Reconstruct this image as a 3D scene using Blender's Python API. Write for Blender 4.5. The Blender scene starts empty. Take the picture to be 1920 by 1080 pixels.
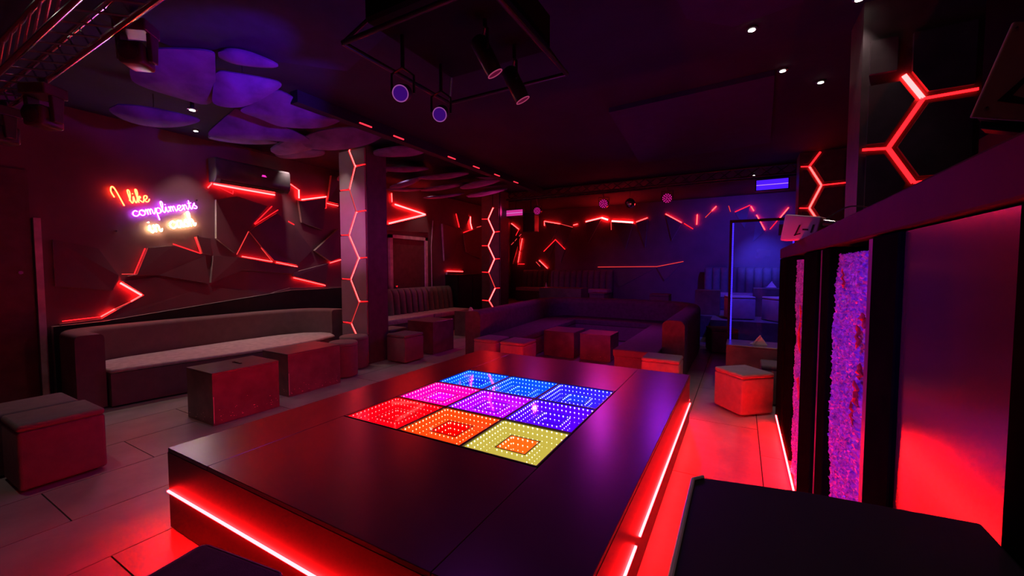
import bpy, bmesh, math, random
from mathutils import Vector, Matrix

# ------------------------------------------------------------------ camera, world, exposure
scene = bpy.context.scene
COL = scene.collection
random.seed(7)
PI = math.pi
F_PX = 762.0
cam_d = bpy.data.cameras.new('camera'); cam = bpy.data.objects.new('camera', cam_d); COL.objects.link(cam)
cam_d.sensor_width = 36.0; cam_d.lens = F_PX / 1920 * 36.0
cam_d.clip_start = 0.02; cam_d.clip_end = 100
cam.location = (0, 0, 1.6)
cam.rotation_euler = (PI / 2 - math.atan(37 / F_PX), 0, math.radians(29.4))
scene.camera = cam
scene.view_settings.view_transform = 'Standard'
scene.view_settings.look = 'None'
scene.view_settings.gamma = 1.0
scene.view_settings.exposure = 0.0
scene.view_settings.use_curve_mapping = False
world = bpy.data.worlds.new('club_world'); scene.world = world
world.use_nodes = True
world.node_tree.nodes['Background'].inputs[0].default_value = (0.35, 0.05, 0.5, 1)
world.node_tree.nodes['Background'].inputs[1].default_value = 0.004
cy = scene.cycles
cy.max_bounces = 6; cy.diffuse_bounces = 3; cy.glossy_bounces = 3; cy.transparent_max_bounces = 8
cy.sample_clamp_indirect = 4.0
cy.use_denoising = True
cy.use_adaptive_sampling = False

# ------------------------------------------------------------------ materials
MATS = {}
def mat(name, color=(.1, .1, .1), rough=.5, metal=0.0, var=.25, scale=8.0, bump=0.0, bscale=60.0, spec=.5, coat=0.0):
    if name in MATS: return MATS[name]
    m = bpy.data.materials.new(name); m.use_nodes = True
    nt = m.node_tree; b = nt.nodes['Principled BSDF']
    tc = nt.nodes.new('ShaderNodeTexCoord')
    n = nt.nodes.new('ShaderNodeTexNoise'); n.inputs['Scale'].default_value = scale; n.inputs['Detail'].default_value = 5
    nt.links.new(tc.outputs['Object'], n.inputs['Vector'])
    r = nt.nodes.new('ShaderNodeValToRGB')
    r.color_ramp.elements[0].position = .3; r.color_ramp.elements[1].position = .7
    r.color_ramp.elements[0].color = [c * (1 - var) for c in color] + [1]
    r.color_ramp.elements[1].color = [min(1, c * (1 + var)) for c in color] + [1]
    nt.links.new(n.outputs['Fac'], r.inputs['Fac']); nt.links.new(r.outputs['Color'], b.inputs['Base Color'])
    b.inputs['Roughness'].default_value = rough; b.inputs['Metallic'].default_value = metal
    b.inputs['Specular IOR Level'].default_value = spec
    b.inputs['Coat Weight'].default_value = coat; b.inputs['Coat Roughness'].default_value = .15
    if bump > 0:
        n2 = nt.nodes.new('ShaderNodeTexNoise'); n2.inputs['Scale'].default_value = bscale; n2.inputs['Detail'].default_value = 4
        nt.links.new(tc.outputs['Object'], n2.inputs['Vector'])
        bp = nt.nodes.new('ShaderNodeBump'); bp.inputs['Strength'].default_value = bump; bp.inputs['Distance'].default_value = .01
        nt.links.new(n2.outputs['Fac'], bp.inputs['Height']); nt.links.new(bp.outputs['Normal'], b.inputs['Normal'])
    MATS[name] = m
    return m
def emis(name, color, strength, sample=True):
    if name in MATS: return MATS[name]
    m = bpy.data.materials.new(name); m.use_nodes = True
    nt = m.node_tree; nt.nodes.remove(nt.nodes['Principled BSDF'])
    e = nt.nodes.new('ShaderNodeEmission'); e.inputs[0].default_value = list(color) + [1]; e.inputs[1].default_value = strength
    nt.links.new(e.outputs[0], nt.nodes['Material Output'].inputs['Surface'])
    if not sample: m.cycles.emission_sampling = 'NONE'
    MATS[name] = m
    return m
def glass(name, tint=(.9, .9, .95), gloss=.08, refl=.6):
    if name in MATS: return MATS[name]
    m = bpy.data.materials.new(name); m.use_nodes = True
    nt = m.node_tree; nt.nodes.remove(nt.nodes['Principled BSDF'])
    t = nt.nodes.new('ShaderNodeBsdfTransparent'); t.inputs[0].default_value = list(tint) + [1]
    g = nt.nodes.new('ShaderNodeBsdfGlossy'); g.inputs['Roughness'].default_value = .04
    lw = nt.nodes.new('ShaderNodeLayerWeight'); lw.inputs[0].default_value = .25
    mu = nt.nodes.new('ShaderNodeMath'); mu.operation = 'MULTIPLY_ADD'; mu.inputs[1].default_value = refl; mu.inputs[2].default_value = gloss * .3
    nt.links.new(lw.outputs['Fresnel'], mu.inputs[0])
    mx = nt.nodes.new('ShaderNodeMixShader')
    nt.links.new(mu.outputs[0], mx.inputs[0]); nt.links.new(t.outputs[0], mx.inputs[1]); nt.links.new(g.outputs[0], mx.inputs[2])
    nt.links.new(mx.outputs[0], nt.nodes['Material Output'].inputs['Surface'])
    MATS[name] = m
    return m

M_floor = mat('floor_board', (.30, .27, .26), .38, var=.18, scale=3, bump=.08, bscale=25)
M_gap = mat('floor_gap', (.03, .028, .027), .8)
M_wall = mat('wall_paint', (.13, .055, .07), .55, var=.2, scale=2, bump=.05)
M_panel = mat('shard_panel', (.10, .05, .06), .45, var=.15, scale=3)
M_edge = mat('shard_lit_edge', (.42, .36, .34), .6)  # pale side faces stand in for downlight catching the panel edges
M_ceil = mat('ceiling_paint', (.008, .0075, .030), .85, var=.3, scale=2, bump=.2, bscale=15, spec=.3)
M_slab = mat('ceiling_slab', (.016, .014, .065), .8, var=.15, spec=.2)
M_pad = mat('felt_pad', (.10, .085, .26), .9, var=.35, scale=5, bump=.3, bscale=20)
M_stage = mat('stage_laminate', (.020, .016, .021), .29, var=.25, scale=6, spec=.8)
M_stageside = mat('stage_side', (.026, .020, .021), .42, var=.2)
M_black = mat('black_plastic', (.018, .017, .018), .35, spec=.4)
M_matte = mat('matte_black', (.012, .011, .012), .7, spec=.25)
M_metal = mat('black_metal', (.05, .05, .052), .3, metal=.7)
M_chrome = mat('chrome', (.7, .7, .72), .18, metal=1.0, var=.05)
M_fab = mat('velvet_fabric', (.17, .145, .135), .85, var=.09, scale=14, bump=.25, bscale=180, spec=.2)
M_fab2 = mat('velvet_mid', (.30, .25, .23), .85, var=.09, scale=14, bump=.25, bscale=180, spec=.2)
M_sofa = mat('velvet_sofa', (.17, .11, .11), .85, var=.08, scale=10, bump=.2, bscale=180, spec=.2)
M_fabdark = mat('velvet_dark', (.11, .09, .095), .85, var=.2, scale=14, bump=.25, bscale=180, spec=.2)
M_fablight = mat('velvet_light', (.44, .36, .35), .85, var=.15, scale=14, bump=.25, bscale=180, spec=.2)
M_pipe = mat('lit_piping', (.35, .28, .27), .6)
M_table = mat('table_laminate', (.12, .10, .10), .32, var=.2, scale=5)
M_tabside = mat('table_side', (.13, .10, .095), .45, var=.3, scale=6)
M_chip = mat('chipped_wood', (.75, .6, .5), .7)
M_clad = mat('column_clad', (.26, .22, .23), .42, var=.12, scale=3)
M_cold = mat('column_core', (.06, .05, .055), .55)
M_door = mat('door_paint', (.10, .05, .05), .5)
M_trim = mat('door_trim', (.6, .48, .48), .5)
M_white = mat('white_plastic', (.72, .70, .68), .45, var=.06)
M_beige = mat('beige_plate', (.75, .64, .57), .5, var=.08)
M_paper = mat('paper_napkin', (.8, .74, .62), .8, var=.08)
M_cloth = mat('pale_leather', (.5, .48, .5), .6, var=.12)
M_glass = glass('clear_glass')
M_tileglass = glass('tile_glass', (1, 1, 1), .02, .22)
M_acryl = glass('acrylic', (1, 1, 1), .03, .12)
RED = (1, .0040, .0050)
REDL = (1, .013, .013)
E_led = {
    'B': emis('led_red_hot', REDL, 100), 'b': emis('led_red_bright', REDL, 52), 'm': emis('led_red_mid', REDL, 24),
    'r': emis('led_red_soft', (1, .006, .009), 5), 'd': emis('led_red_dim', (1, .05, .05), 1.0, False)}
LEDW = {'B': .030, 'b': .022, 'm': .014, 'r': .009, 'd': .010}

# ------------------------------------------------------------------ geometry helpers
class MB:
    def __init__(s): s.v = []; s.f = []; s.mi = []
    def add(s, vs, fs, mi=0):
        o = len(s.v); s.v += [tuple(p) for p in vs]; s.f += [tuple(i + o for i in f) for f in fs]; s.mi += [mi] * len(fs)
        return s
    def box(s, c, d, rz=0, mi=0):
        x, y, z = d[0] / 2, d[1] / 2, d[2] / 2
        cs, sn = math.cos(rz), math.sin(rz)
        vs = [(c[0] + a * cs - b * sn, c[1] + a * sn + b * cs, c[2] + e) for a, b, e in
              [(-x, -y, -z), (x, -y, -z), (x, y, -z), (-x, y, -z), (-x, -y, z), (x, -y, z), (x, y, z), (-x, y, z)]]
        return s.add(vs, [(0, 3, 2, 1), (4, 5, 6, 7), (0, 1, 5, 4), (1, 2, 6, 5), (2, 3, 7, 6), (3, 0, 4, 7)], mi)
    def span(s, a, b, mi=0):
        return s.box([(a[i] + b[i]) / 2 for i in range(3)], [abs(b[i] - a[i]) for i in range(3)], 0, mi)
    def prism(s, poly, h0, h1, fn, mi=0, mside=None):
        """poly 2-D; fn(u, v, h) -> xyz"""
        n = len(poly); mside = mi if mside is None else mside
        o = len(s.v)
        s.v += [tuple(fn(u, v, h0)) for u, v in poly] + [tuple(fn(u, v, h1)) for u, v in poly]
        s.f.append(tuple(o + i for i in reversed(range(n)))); s.mi.append(mi)
        s.f.append(tuple(o + n + i for i in range(n))); s.mi.append(mi)
        for i in range(n):
            j = (i + 1) % n
            s.f.append((o + i, o + j, o + n + j, o + n + i)); s.mi.append(mside)
        return s
    def tube(s, path, r, n=6, mi=0, caps=True):
        P = [Vector(p) for p in path]; o = len(s.v); k = len(P)
        up = None
        for i, p in enumerate(P):
            t = (P[min(i + 1, k - 1)] - P[max(i - 1, 0)]).normalized()
            if up is None:
                up = Vector((0, 0, 1)) if abs(t.z) < .9 else Vector((1, 0, 0))
            a = t.cross(up).normalized(); b = a.cross(t).normalized(); up = b
            rr = r[i] if isinstance(r, (list, tuple)) else r
            for j in range(n):
                q = p + (a * math.cos(2 * PI * j / n) + b * math.sin(2 * PI * j / n)) * rr
                s.v.append(tuple(q))
        for i in range(k - 1):
            for j in range(n):
                s.f.append((o + i * n + j, o + i * n + (j + 1) % n, o + (i + 1) * n + (j + 1) % n, o + (i + 1) * n + j)); s.mi.append(mi)
        if caps:
            s.f.append(tuple(o + j for j in reversed(range(n)))); s.mi.append(mi)
            s.f.append(tuple(o + (k - 1) * n + j for j in range(n))); s.mi.append(mi)
        return s
    def cyl(s, p0, p1, r, n=16, mi=0): return s.tube([p0, p1], r, n, mi)
    def lathe(s, prof, c=(0, 0, 0), n=24, mi=0, axis=None):
        """prof list of (r, h); revolve round z at c (or along axis vector)"""
        A = Vector(axis).normalized() if axis is not None else Vector((0, 0, 1))
        X = A.orthogonal().normalized(); Y = A.cross(X); c = Vector(c); o = len(s.v); k = len(prof)
        for r, h in prof:
            for j in range(n):
                a = 2 * PI * j / n
                s.v.append(tuple(c + A * h + (X * math.cos(a) + Y * math.sin(a)) * r))
        for i in range(k - 1):
            for j in range(n):
                s.f.append((o + i * n + j, o + i * n + (j + 1) % n, o + (i + 1) * n + (j + 1) % n, o + (i + 1) * n + j)); s.mi.append(mi)
        s.f.append(tuple(o + j for j in reversed(range(n)))); s.mi.append(mi)
        s.f.append(tuple(o + (k - 1) * n + j for j in range(n))); s.mi.append(mi)
        return s
    def mesh(s, name, mats, bevel=0, seg=2, smooth=False, angle=None):
        me = bpy.data.meshes.new(name)
        me.from_pydata(s.v, [], s.f); me.validate()
        if not isinstance(mats, (list, tuple)): mats = [mats]
        for m in mats: me.materials.append(m)
        if len(me.polygons) == len(s.mi): me.polygons.foreach_set('material_index', s.mi)
        bm = bmesh.new(); bm.from_mesh(me)
        bmesh.ops.recalc_face_normals(bm, faces=bm.faces)
        if bevel:
            ed = [e for e in bm.edges if len(e.link_faces) == 2 and e.calc_face_angle(0) > math.radians(angle or 30)]
            bmesh.ops.bevel(bm, geom=ed, offset=bevel, segments=seg, affect='EDGES', profile=.5, clamp_overlap=True)
        bm.to_mesh(me); bm.free()
        if smooth:
            me.polygons.foreach_set('use_smooth', [True] * len(me.polygons))
            try: me.set_sharp_from_angle(angle=math.radians(50))
            except Exception: pass
        me.update()
        return me
    def build(s, name, mats, parent=None, **k):
        return link(name, s.mesh(name, mats, **k), parent)
def link(name, me, parent=None):
    o = bpy.data.objects.new(name, me); COL.objects.link(o)
    if parent is not None: o.parent = parent
    return o
def tag(o, label=None, cat=None, group=None, kind=None):
    if label: o['label'] = label
    if cat: o['category'] = cat
    if group: o['group'] = group
    if kind: o['kind'] = kind
    return o
def thing(name, loc, label, cat, group=None, rz=0):
    o = bpy.data.objects.new(name, None); COL.objects.link(o)
    o.location = loc; o.rotation_euler = (0, 0, rz); o.empty_display_size = .1
    return tag(o, label, cat, group)
def copy_tree(o, parent=None):
    c = o.copy(); COL.objects.link(c)
    if parent is not None: c.parent = parent
    for ch in list(o.children): copy_tree(ch, c)
    return c
def XY(u, v, h): return (u, v, h)
def lamp(name, kind, loc, color, energy, target=None, spot=60, blend=.5, radius=.03, parent=None):
    d = bpy.data.lights.new(name, kind); d.color = color; d.energy = energy; d.shadow_soft_size = radius
    o = bpy.data.objects.new(name, d); COL.objects.link(o); o.location = loc
    if kind == 'SPOT':
        d.spot_size = math.radians(spot); d.spot_blend = blend
        o.rotation_euler = (Vector(target) - Vector(loc)).to_track_quat('-Z', 'Y').to_euler()
    return o
def inset(poly, d):
    """shrink a counter-clockwise polygon by d (mitred)"""
    n = len(poly); out = []
    area = sum(poly[i][0] * poly[(i + 1) % n][1] - poly[(i + 1) % n][0] * poly[i][1] for i in range(n))
    sg = 1 if area > 0 else -1
    for i in range(n):
        p, q, r = Vector(poly[i - 1]), Vector(poly[i]), Vector(poly[(i + 1) % n])
        a = (q - p).normalized(); b = (r - q).normalized()
        na = Vector((-a.y, a.x)) * sg; nb = Vector((-b.y, b.x)) * sg
        m = na + nb
        if m.length < 1e-4: m = na
        m.normalize(); k = d / max(.35, m.dot(na))
        out.append(tuple(q + m * k))
    return out
def smooth_path(pts, sub=8, closed=False):
    P = [Vector(p) for p in pts]; n = len(P); out = []
    for i in range(n - 1):
        p0 = P[i - 1] if i > 0 else P[0] * 2 - P[1]
        p1, p2 = P[i], P[i + 1]
        p3 = P[i + 2] if i + 2 < n else P[-1] * 2 - P[-2]
        for k in range(sub):
            t = k / sub
            out.append(.5 * ((2 * p1) + (p2 - p0) * t + (2 * p0 - 5 * p1 + 4 * p2 - p3) * t * t + (3 * p1 - p0 - 3 * p2 + p3) * t ** 3))
    out.append(P[-1])
    return out

# ------------------------------------------------------------------ the room
XL, XR, YF, YB, ZC = -7.40, 3.2, -1.8, 13.05, 3.62
fl = tag(MB().span((XL - .1, YF - .1, -.12), (XR + .1, YB + .1, -.006)).build('floor', M_gap), kind='structure')
bw, bl, gp = .64, 1.28, .004
fb = MB().span((gp, gp, -.02), (bw - gp, bl - gp, 0)).mesh('floor_board', M_floor)
fb2 = None
nb = 0
ix = 0
x = -3.02 - 7 * bw
while x < XR:
    y = .81 - 3 * bl + (0 if ix % 2 else bl / 2)
    while y < YB:
        if XL - .1 < x + bw / 2 and x + bw <= XR + .3 and y > YF - .9 and y + bl < 10.6:
            o = link('floor_board', fb, fl); o.location = (x, y, 0); nb += 1
        y += bl
    x += bw; ix += 1
tag(MB().span((XL - .1, YF - .1, ZC), (XR + .1, YB + .1, ZC + .1)).build('ceiling', M_ceil), kind='structure')
wl = tag(MB().span((XL - .12, YF - .1, 0), (XL, YB + .1, ZC)).build('wall_left', M_wall), kind='structure')
wb = tag(MB().span((XL, YB, 0), (XR, YB + .12, ZC)).build('wall_back', M_wall), kind='structure')
tag(MB().span((XR, YF - .1, 0), (XR + .12, YB + .1, ZC)).build('wall_right', M_wall), kind='structure')
tag(MB().span((XL, YF - .12, 0), (XR, YF, ZC)).build('wall_front', M_wall), kind='structure')
# raised rear platform
tag(MB().prism([(XL, 10.35), (-.55, 10.35), (-.55, 9.6), (XR, 9.6), (XR, YB), (XL, YB)], 0, .5, lambda u, v, h: (u, v, h)).build('trim_1', mat('platform_carpet', (.16, .14, .15), .85)), kind='structure')

def fL(u, v, h): return (XL + h, u, v)        # left wall: u = y, v = z, h = out of the wall
def fB(u, v, h): return (u, YB - h, v)        # back wall: u = x, v = z
def led_run(fn, pts, kind, parent, w=None, h0=.034, name='led_strip'):
    m = MB(); w = w or LEDW[kind]
    for a, b in zip(pts[:-1], pts[1:]):
        a = Vector(a); b = Vector(b); t = (b - a).normalized(); n = Vector((-t.y, t.x)) * w / 2
        m.prism([a - n, b - n, b + n, a + n], h0, h0 + .012, fn)
    return m.build(name, E_led[kind], parent)
def shard(fn, poly, d, parent, tilt=None, m=None):
    """faceted wall panel: prism whose front face may tilt (tilt = extra depth per vertex)"""
    n = len(poly); area = sum(poly[i][0] * poly[(i + 1) % n][1] - poly[(i + 1) % n][0] * poly[i][1] for i in range(n))
    if area < 0: poly = poly[::-1]; tilt = tilt[::-1] if tilt else None
    q = MB(); tilt = tilt or [0] * n
    q.add([fn(u, v, .002) for u, v in poly] + [fn(u, v, d + t) for (u, v), t in zip(poly, tilt)],
          [tuple(reversed(range(n))), tuple(range(n, 2 * n))], 0)
    q.add([fn(u, v, .002) for u, v in poly] + [fn(u, v, d + t) for (u, v), t in zip(poly, tilt)],
          [(i, (i + 1) % n, n + (i + 1) % n, n + i) for i in range(n)], 1)
    me = bpy.data.meshes.new('wall_panel'); me.from_pydata(q.v, [], q.f)
    me.materials.append(m or M_panel); me.materials.append(M_edge); me.polygons.foreach_set('material_index', q.mi)
    bm = bmesh.new(); bm.from_mesh(me); bmesh.ops.remove_doubles(bm, verts=bm.verts, dist=1e-5)
    bmesh.ops.recalc_face_normals(bm, faces=bm.faces); bm.to_mesh(me); bm.free()
    return link('wall_panel', me, parent)

LEFT = [
  ('b', [(2.20, 1.40), (2.42, 1.22)]), ('m', [(2.42, 1.22), (2.30, 1.14)]), ('d', [(2.30, 1.14), (2.13, 1.05)]),
  ('m', [(2.13, 1.05), (1.99, 0.96)]), ('r', [(1.99, 0.96), (1.80, 0.95), (1.64, 0.94)]),
  ('r', [(2.48, 1.88), (2.35, 1.52)]), ('d', [(2.35, 1.52), (2.22, 1.52)]), ('r', [(3.09, 2.08), (3.16, 1.83)]),
  ('r', [(2.81, 1.96), (3.16, 1.83)]), ('m', [(3.29, 2.87), (3.35, 2.95)]), ('b', [(3.37, 2.94), (3.76, 2.93), (4.35, 2.92)]),
  ('r', [(3.37, 2.93), (3.65, 2.83), (3.66, 2.89)]), ('r', [(3.98, 2.37), (4.29, 2.71)]), ('r', [(3.99, 2.36), (4.40, 2.66)]),
  ('d', [(3.68, 1.83), (3.88, 2.23)]), ('m', [(3.76, 1.80), (4.27, 1.72)]), ('d', [(4.08, 1.96), (4.27, 1.72)]),
  ('m', [(4.34, 1.71), (4.74, 1.63)]), ('m', [(5.45, 1.71), (5.71, 1.78)]), ('m', [(4.66, 1.42), (5.33, 1.25)]),
  ('r', [(4.59, 2.47), (4.70, 2.42)]), ('m', [(4.64, 3.17), (4.80, 3.09)]), ('b', [(4.81, 3.09), (4.81, 2.93)]),
  ('b', [(4.86, 2.91), (5.40, 3.05)]), ('m', [(5.40, 2.92), (5.67, 2.90)]), ('r', [(5.40, 3.05), (5.39, 2.82), (5.28, 2.78)]),
  ('m', [(7.17, 3.40), (7.18, 3.19)]), ('b', [(7.27, 3.15), (8.37, 3.03)]), ('b', [(8.37, 3.03), (7.07, 2.67)]),
  ('r', [(9.70, 3.20), (9.85, 2.82)]), ('b', [(10.43, 3.20), (10.43, 3.01), (10.52, 2.82)]), ('r', [(10.07, 2.68), (10.52, 2.82)]),
  ('m', [(9.26, 1.52), (10.03, 1.50)]), ('d', [(10.78, 2.90), (11.03, 2.96)]),
]
LEFT_SHARDS = [
  [(2.22, 1.42), (2.45, 1.22), (2.14, 1.03), (2.0, .93), (1.62, .91), (1.62, .74), (4.25, .74), (4.25, 1.15), (3.25, 1.31), (2.6, 1.47)],
  [(1.6, 1.38), (2.12, 1.30), (2.18, 1.44), (2.18, 1.50), (2.0, 1.86), (1.6, 1.95)],
  [(2.51, 1.89), (2.375, 1.515), (2.28, 1.49), (2.62, 1.50), (3.25, 1.36), (3.22, 1.80), (2.8, 1.935)],
  [(3.11, 2.09), (3.185, 1.83), (3.30, 1.81), (3.30, 2.07)],
  [(3.70, 1.785), (4.27, 1.70), (4.75, 1.61), (4.62, 1.5), (3.77, 1.57), (3.28, 1.37), (3.33, 1.8)],
  [(3.90, 2.23), (4.10, 1.97), (4.30, 1.74), (4.74, 1.66), (5.06, 1.95), (4.70, 2.39), (4.55, 2.45), (4.38, 2.60), (4.0, 2.33)],
  [(3.38, 2.08), (3.65, 1.85), (3.86, 2.24), (3.95, 2.38), (4.2, 2.7), (3.7, 2.8), (3.4, 2.7)],
  [(4.66, 1.44), (5.33, 1.27), (5.41, 1.70), (4.64, 1.52)],
  [(4.59, 1.235), (5.71, 1.21), (5.71, .74), (4.3, .74), (4.28, 1.17)],
  [(5.10, 1.95), (5.65, 2.42), (5.71, 1.83), (5.45, 1.74)],
  [(5.38, 3.02), (5.30, 2.37), (4.85, 2.48), (4.79, 2.88), (4.86, 2.88)],
  [(5.43, 2.96), (5.68, 2.94), (5.78, 3.5), (5.52, 3.5)],
  [(7.05, 2.64), (8.40, 3.01), (8.45, 2.56), (7.0, 2.50)],
  [(9.72, 3.22), (9.87, 2.82), (10.05, 2.72), (10.40, 3.2)],
  [(9.92, 2.75), (9.56, 1.99), (9.14, 1.81), (9.05, 2.85), (9.3, 2.86)],
  [(10.08, 2.66), (10.55, 2.80), (11.0, 2.92), (11.0, 1.9), (10.2, 2.1)],
  [(9.26, 1.495), (10.05, 1.475), (10.0, .9), (9.2, .9)],
]
for i, (k, p) in enumerate(LEFT): led_run(fL, p, k, wl, w=LEDW[k] * (1 if p[0][0] < 6 else 1.5))
for i, p in enumerate(LEFT_SHARDS):
    shard(fL, p, .035 + .003 * (i % 5), wl, [random.uniform(0, .03) for _ in p])
shard(fL, [(1.55, .01), (5.78, .01), (5.78, 1.195), (4.58, 1.19), (4.22, 1.15), (2.0, .90), (1.55, .885)], .088, wl, m=M_matte)
BACK = [
  ('m', [(-7.36, 3.24), (-7.05, 3.01)]), ('r', [(-7.05, 2.99), (-7.22, 2.70)]), ('d', [(-6.95, 2.83), (-7.36, 2.46)]),
  ('m', [(-6.91, 2.67), (-7.08, 1.81)]), ('r', [(-7.10, 1.75), (-6.82, 1.75)]), ('m', [(-6.03, 3.24), (-5.44, 3.12)]),
  ('d', [(-5.44, 3.12), (-4.98, 2.98)]), ('m', [(-6.03, 3.25), (-6.03, 3.09)]), ('m', [(-4.96, 3.05), (-4.81, 3.08)]),
  ('r', [(-6.05, 2.19), (-5.61, 2.59)]), ('r', [(-5.61, 2.59), (-5.26, 2.25)]), ('d', [(-6.35, 1.83), (-6.10, 1.58)]),
  ('m', [(-6.23, 1.88), (-5.91, 1.60)]), ('b', [(-4.53, 3.14), (-3.99, 3.24)]), ('B', [(-3.99, 3.24), (-3.78, 3.16)]),
  ('B', [(-3.66, 3.11), (-2.98, 3.03)]), ('d', [(-3.68, 3.09), (-3.67, 2.83)]), ('m', [(-2.89, 3.04), (-2.55, 3.15)]),
  ('m', [(-2.02, 3.23), (-1.57, 2.95)]), ('r', [(-1.50, 2.92), (-1.26, 2.75)]), ('m', [(-1.15, 3.16), (-1.16, 2.87)]),
  ('m', [(-.66, 3.36), (-.77, 3.24)]), ('d', [(-.77, 3.24), (-.94, 3.06)]), ('d', [(-.35, 3.35), (-.30, 3.18)]),
  ('r', [(-.19, 3.17), (.17, 3.33)]), ('m', [(.19, 3.30), (.26, 3.17)]), ('m', [(.33, 3.05), (.53, 2.64)]),
  ('r', [(.65, 2.65), (.83, 2.90)]), ('m', [(.86, 2.93), (1.05, 3.20)]), ('d', [(-4.10, 1.64), (-2.25, 1.65)]), ('d', [(-2.25, 1.65), (-1.5, 1.80)]),
]
for i, (k, p) in enumerate(BACK):
    led_run(fB, p, k, wb, w=LEDW[k] * 1.7)
    a, b = Vector(p[0]), Vector(p[-1])
    if (b - a).length > .33:
        n = Vector((0, -1)) if abs(b.x - a.x) > .15 else Vector((1, 0))
        c = (a + b) / 2 + n * random.uniform(.5, .9) + Vector((random.uniform(-.2, .2), 0))
        off = n * .022
        if c.y > .6: shard(fB, [tuple(a + off), tuple(b + off), tuple(c)], .03 + .004 * (i % 4), wb, [.02, .0, .03])

# doors and frame on the left wall
d1 = tag(MB().span((XL + .004, -.4, .02), (XL + .05, 1.42, 2.75)).build('door_1', M_door), kind='structure')
MB().span((XL + .004, 1.44, .05), (XL + .075, 1.50, 2.2)).build('door_frame', M_trim, d1)
MB().cyl((XL + .05, 1.32, 1.55), (XL + .085, 1.32, 1.55), .02, 10).build('door_knob', M_chrome, d1)
d2 = tag(MB().span((XL + .004, 7.16, .02), (XL + .045, 8.30, 2.32)).build('door_2', M_door), kind='structure')
MB().span((XL + .004, 8.31, .02), (XL + .08, 8.40, 2.41)).span((XL + .004, 7.06, .02), (XL + .08, 7.15, 2.41)).span((XL + .004, 7.06, 2.33), (XL + .08, 8.40, 2.41)).build('door_frame', M_trim, d2)
MB().tube([(XL + .05, 7.28, 1.08), (XL + .10, 7.28, 1.08), (XL + .10, 7.42, 1.08)], .014, 8).span((XL + .04, 7.25, .98), (XL + .056, 7.31, 1.18)).build('door_handle', M_chrome, d2)
tag(MB().tube([(XL + .03, 8.62, .3), (XL + .03, 8.60, 2.2), (XL + .03, 8.68, 2.9)], .012, 6).build('trim_2', M_trim), kind='structure')

# ceiling slabs
def fC(u, v, h): return (u, v, h)
tag(MB().prism([(-4.35, .6), (-1.0, .6), (-1.0, 1.9), (-2.6, 2.5), (-3.4, 2.75), (-4.35, 1.72)], ZC - .10, ZC - .002, fC).build('trim_3', M_slab), kind='structure')
tag(MB().prism([(-1.5, 5.15), (.25, 5.0), (.35, 7.6), (-1.7, 7.9)], ZC - .06, ZC - .002, fC).build('trim_4', M_slab), kind='structure')
tag(MB().prism([(-.6, 2.2), (.45, 2.2), (.35, 3.75), (-.1, 3.85), (-.42, 3.55)], ZC - .06, ZC - .002, fC).build('trim_5', M_slab), kind='structure')
tag(MB().span((-4.55, 2.9, ZC - .14), (-4.42, 10.0, ZC - .002)).build('trim_6', M_ceil), kind='structure')
sl = bpy.data.objects['trim_6']
E_mark = emis('marker_red', (1, .03, .06), 1.6)
for i, yy in enumerate((3.75, 4.35, 5.6, 6.35, 7.1, 7.9)):
    MB().span((-4.415, yy, ZC - .12), (-4.40, yy + .2, ZC - .105)).build('marker_light', E_mark, sl)

# ------------------------------------------------------------------ columns with zigzag LED gaps
def column(x0, x1, y0, dep, nodes, first_right, kinds, label, gap=.03, mclad=None, ztop=ZC, zbot=.0):
    t = thing('column', (0, 0, 0), label, 'column', 'clad columns with zigzag light strips')
    MB().span((x0, y0 + .03, 0), (x1, y0 + dep, ZC - .001)).build('shaft', M_cold, t)
    fn = lambda u, v, h: (u, y0 + .03 - h, v)
    N = list(nodes)
    # extend zigzag to the floor / ceiling
    sides = []
    r = first_right
    for _ in N: sides.append(r); r = not r
    if N[0][1] < ztop - .05: N = [(N[0][0], ztop)] + N; sides = [not sides[0]] + sides; ext_top = True
    else: ext_top = False
    N2 = N + [(N[-1][0], zbot)] if N[-1][1] > zbot + .05 else N
    s2 = sides + [not sides[-1]] if len(N2) > len(N) else sides
    for side in (0, 1):
        xe = x0 if side == 0 else x1
        cut = [i for i in range(1, len(N2) - 1) if (s2[i] if side else not s2[i])]
        cut = [0] + cut + [len(N2) - 1]
        for a, b in zip(cut[:-1], cut[1:]):
            poly = [(xe, N2[a][1])] + [N2[i] for i in range(a, b + 1)] + [(xe, N2[b][1])]
            q = [poly[0]]
            for p in poly[1:]:
                if abs(p[0] - q[-1][0]) + abs(p[1] - q[-1][1]) > 1e-3: q.append(p)
            if len(q) < 3: continue
            MB().prism(inset(q, gap / 2), 0, .03, fn, 0).build('cladding_panel', mclad or M_clad, t)
    w = min(gap * .55, .028)
    for i in range(len(N) - 1):
        j = i - (1 if ext_top else 0)
        k = kinds[j] if 0 <= j < len(kinds) else None
        if k: led_run(fn, [N[i], N[i + 1]], k, t, w=w, h0=.006)
    for i in range(1 if ext_top else 0, len(N)):
        j = i - (1 if ext_top else 0)
        if i <= (1 if ext_top else 0) or i == len(N) - 1: continue
        xe = x1 - .02 if sides[i] else x0 + .02
        led_run(fn, [N[i], (xe, N[i][1] + .01)], 'r', t, w=w * .6, h0=.006)
    return t
c1n = [(-5.77, 3.58), (-5.62, 3.29), (-5.77, 2.92), (-5.61, 2.54), (-5.80, 2.16), (-5.57, 1.77), (-5.78, 1.41), (-5.58, 1.04), (-5.79, .66), (-5.67, .48)]
column(-6.03, -5.38, 4.67, .45, c1n, False, ['b', 'b', 'd', 'b', 'b', 'b', 'b', 'd', 'b', 'b'], 'tall column with a red zigzag light strip behind the round stools')
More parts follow.
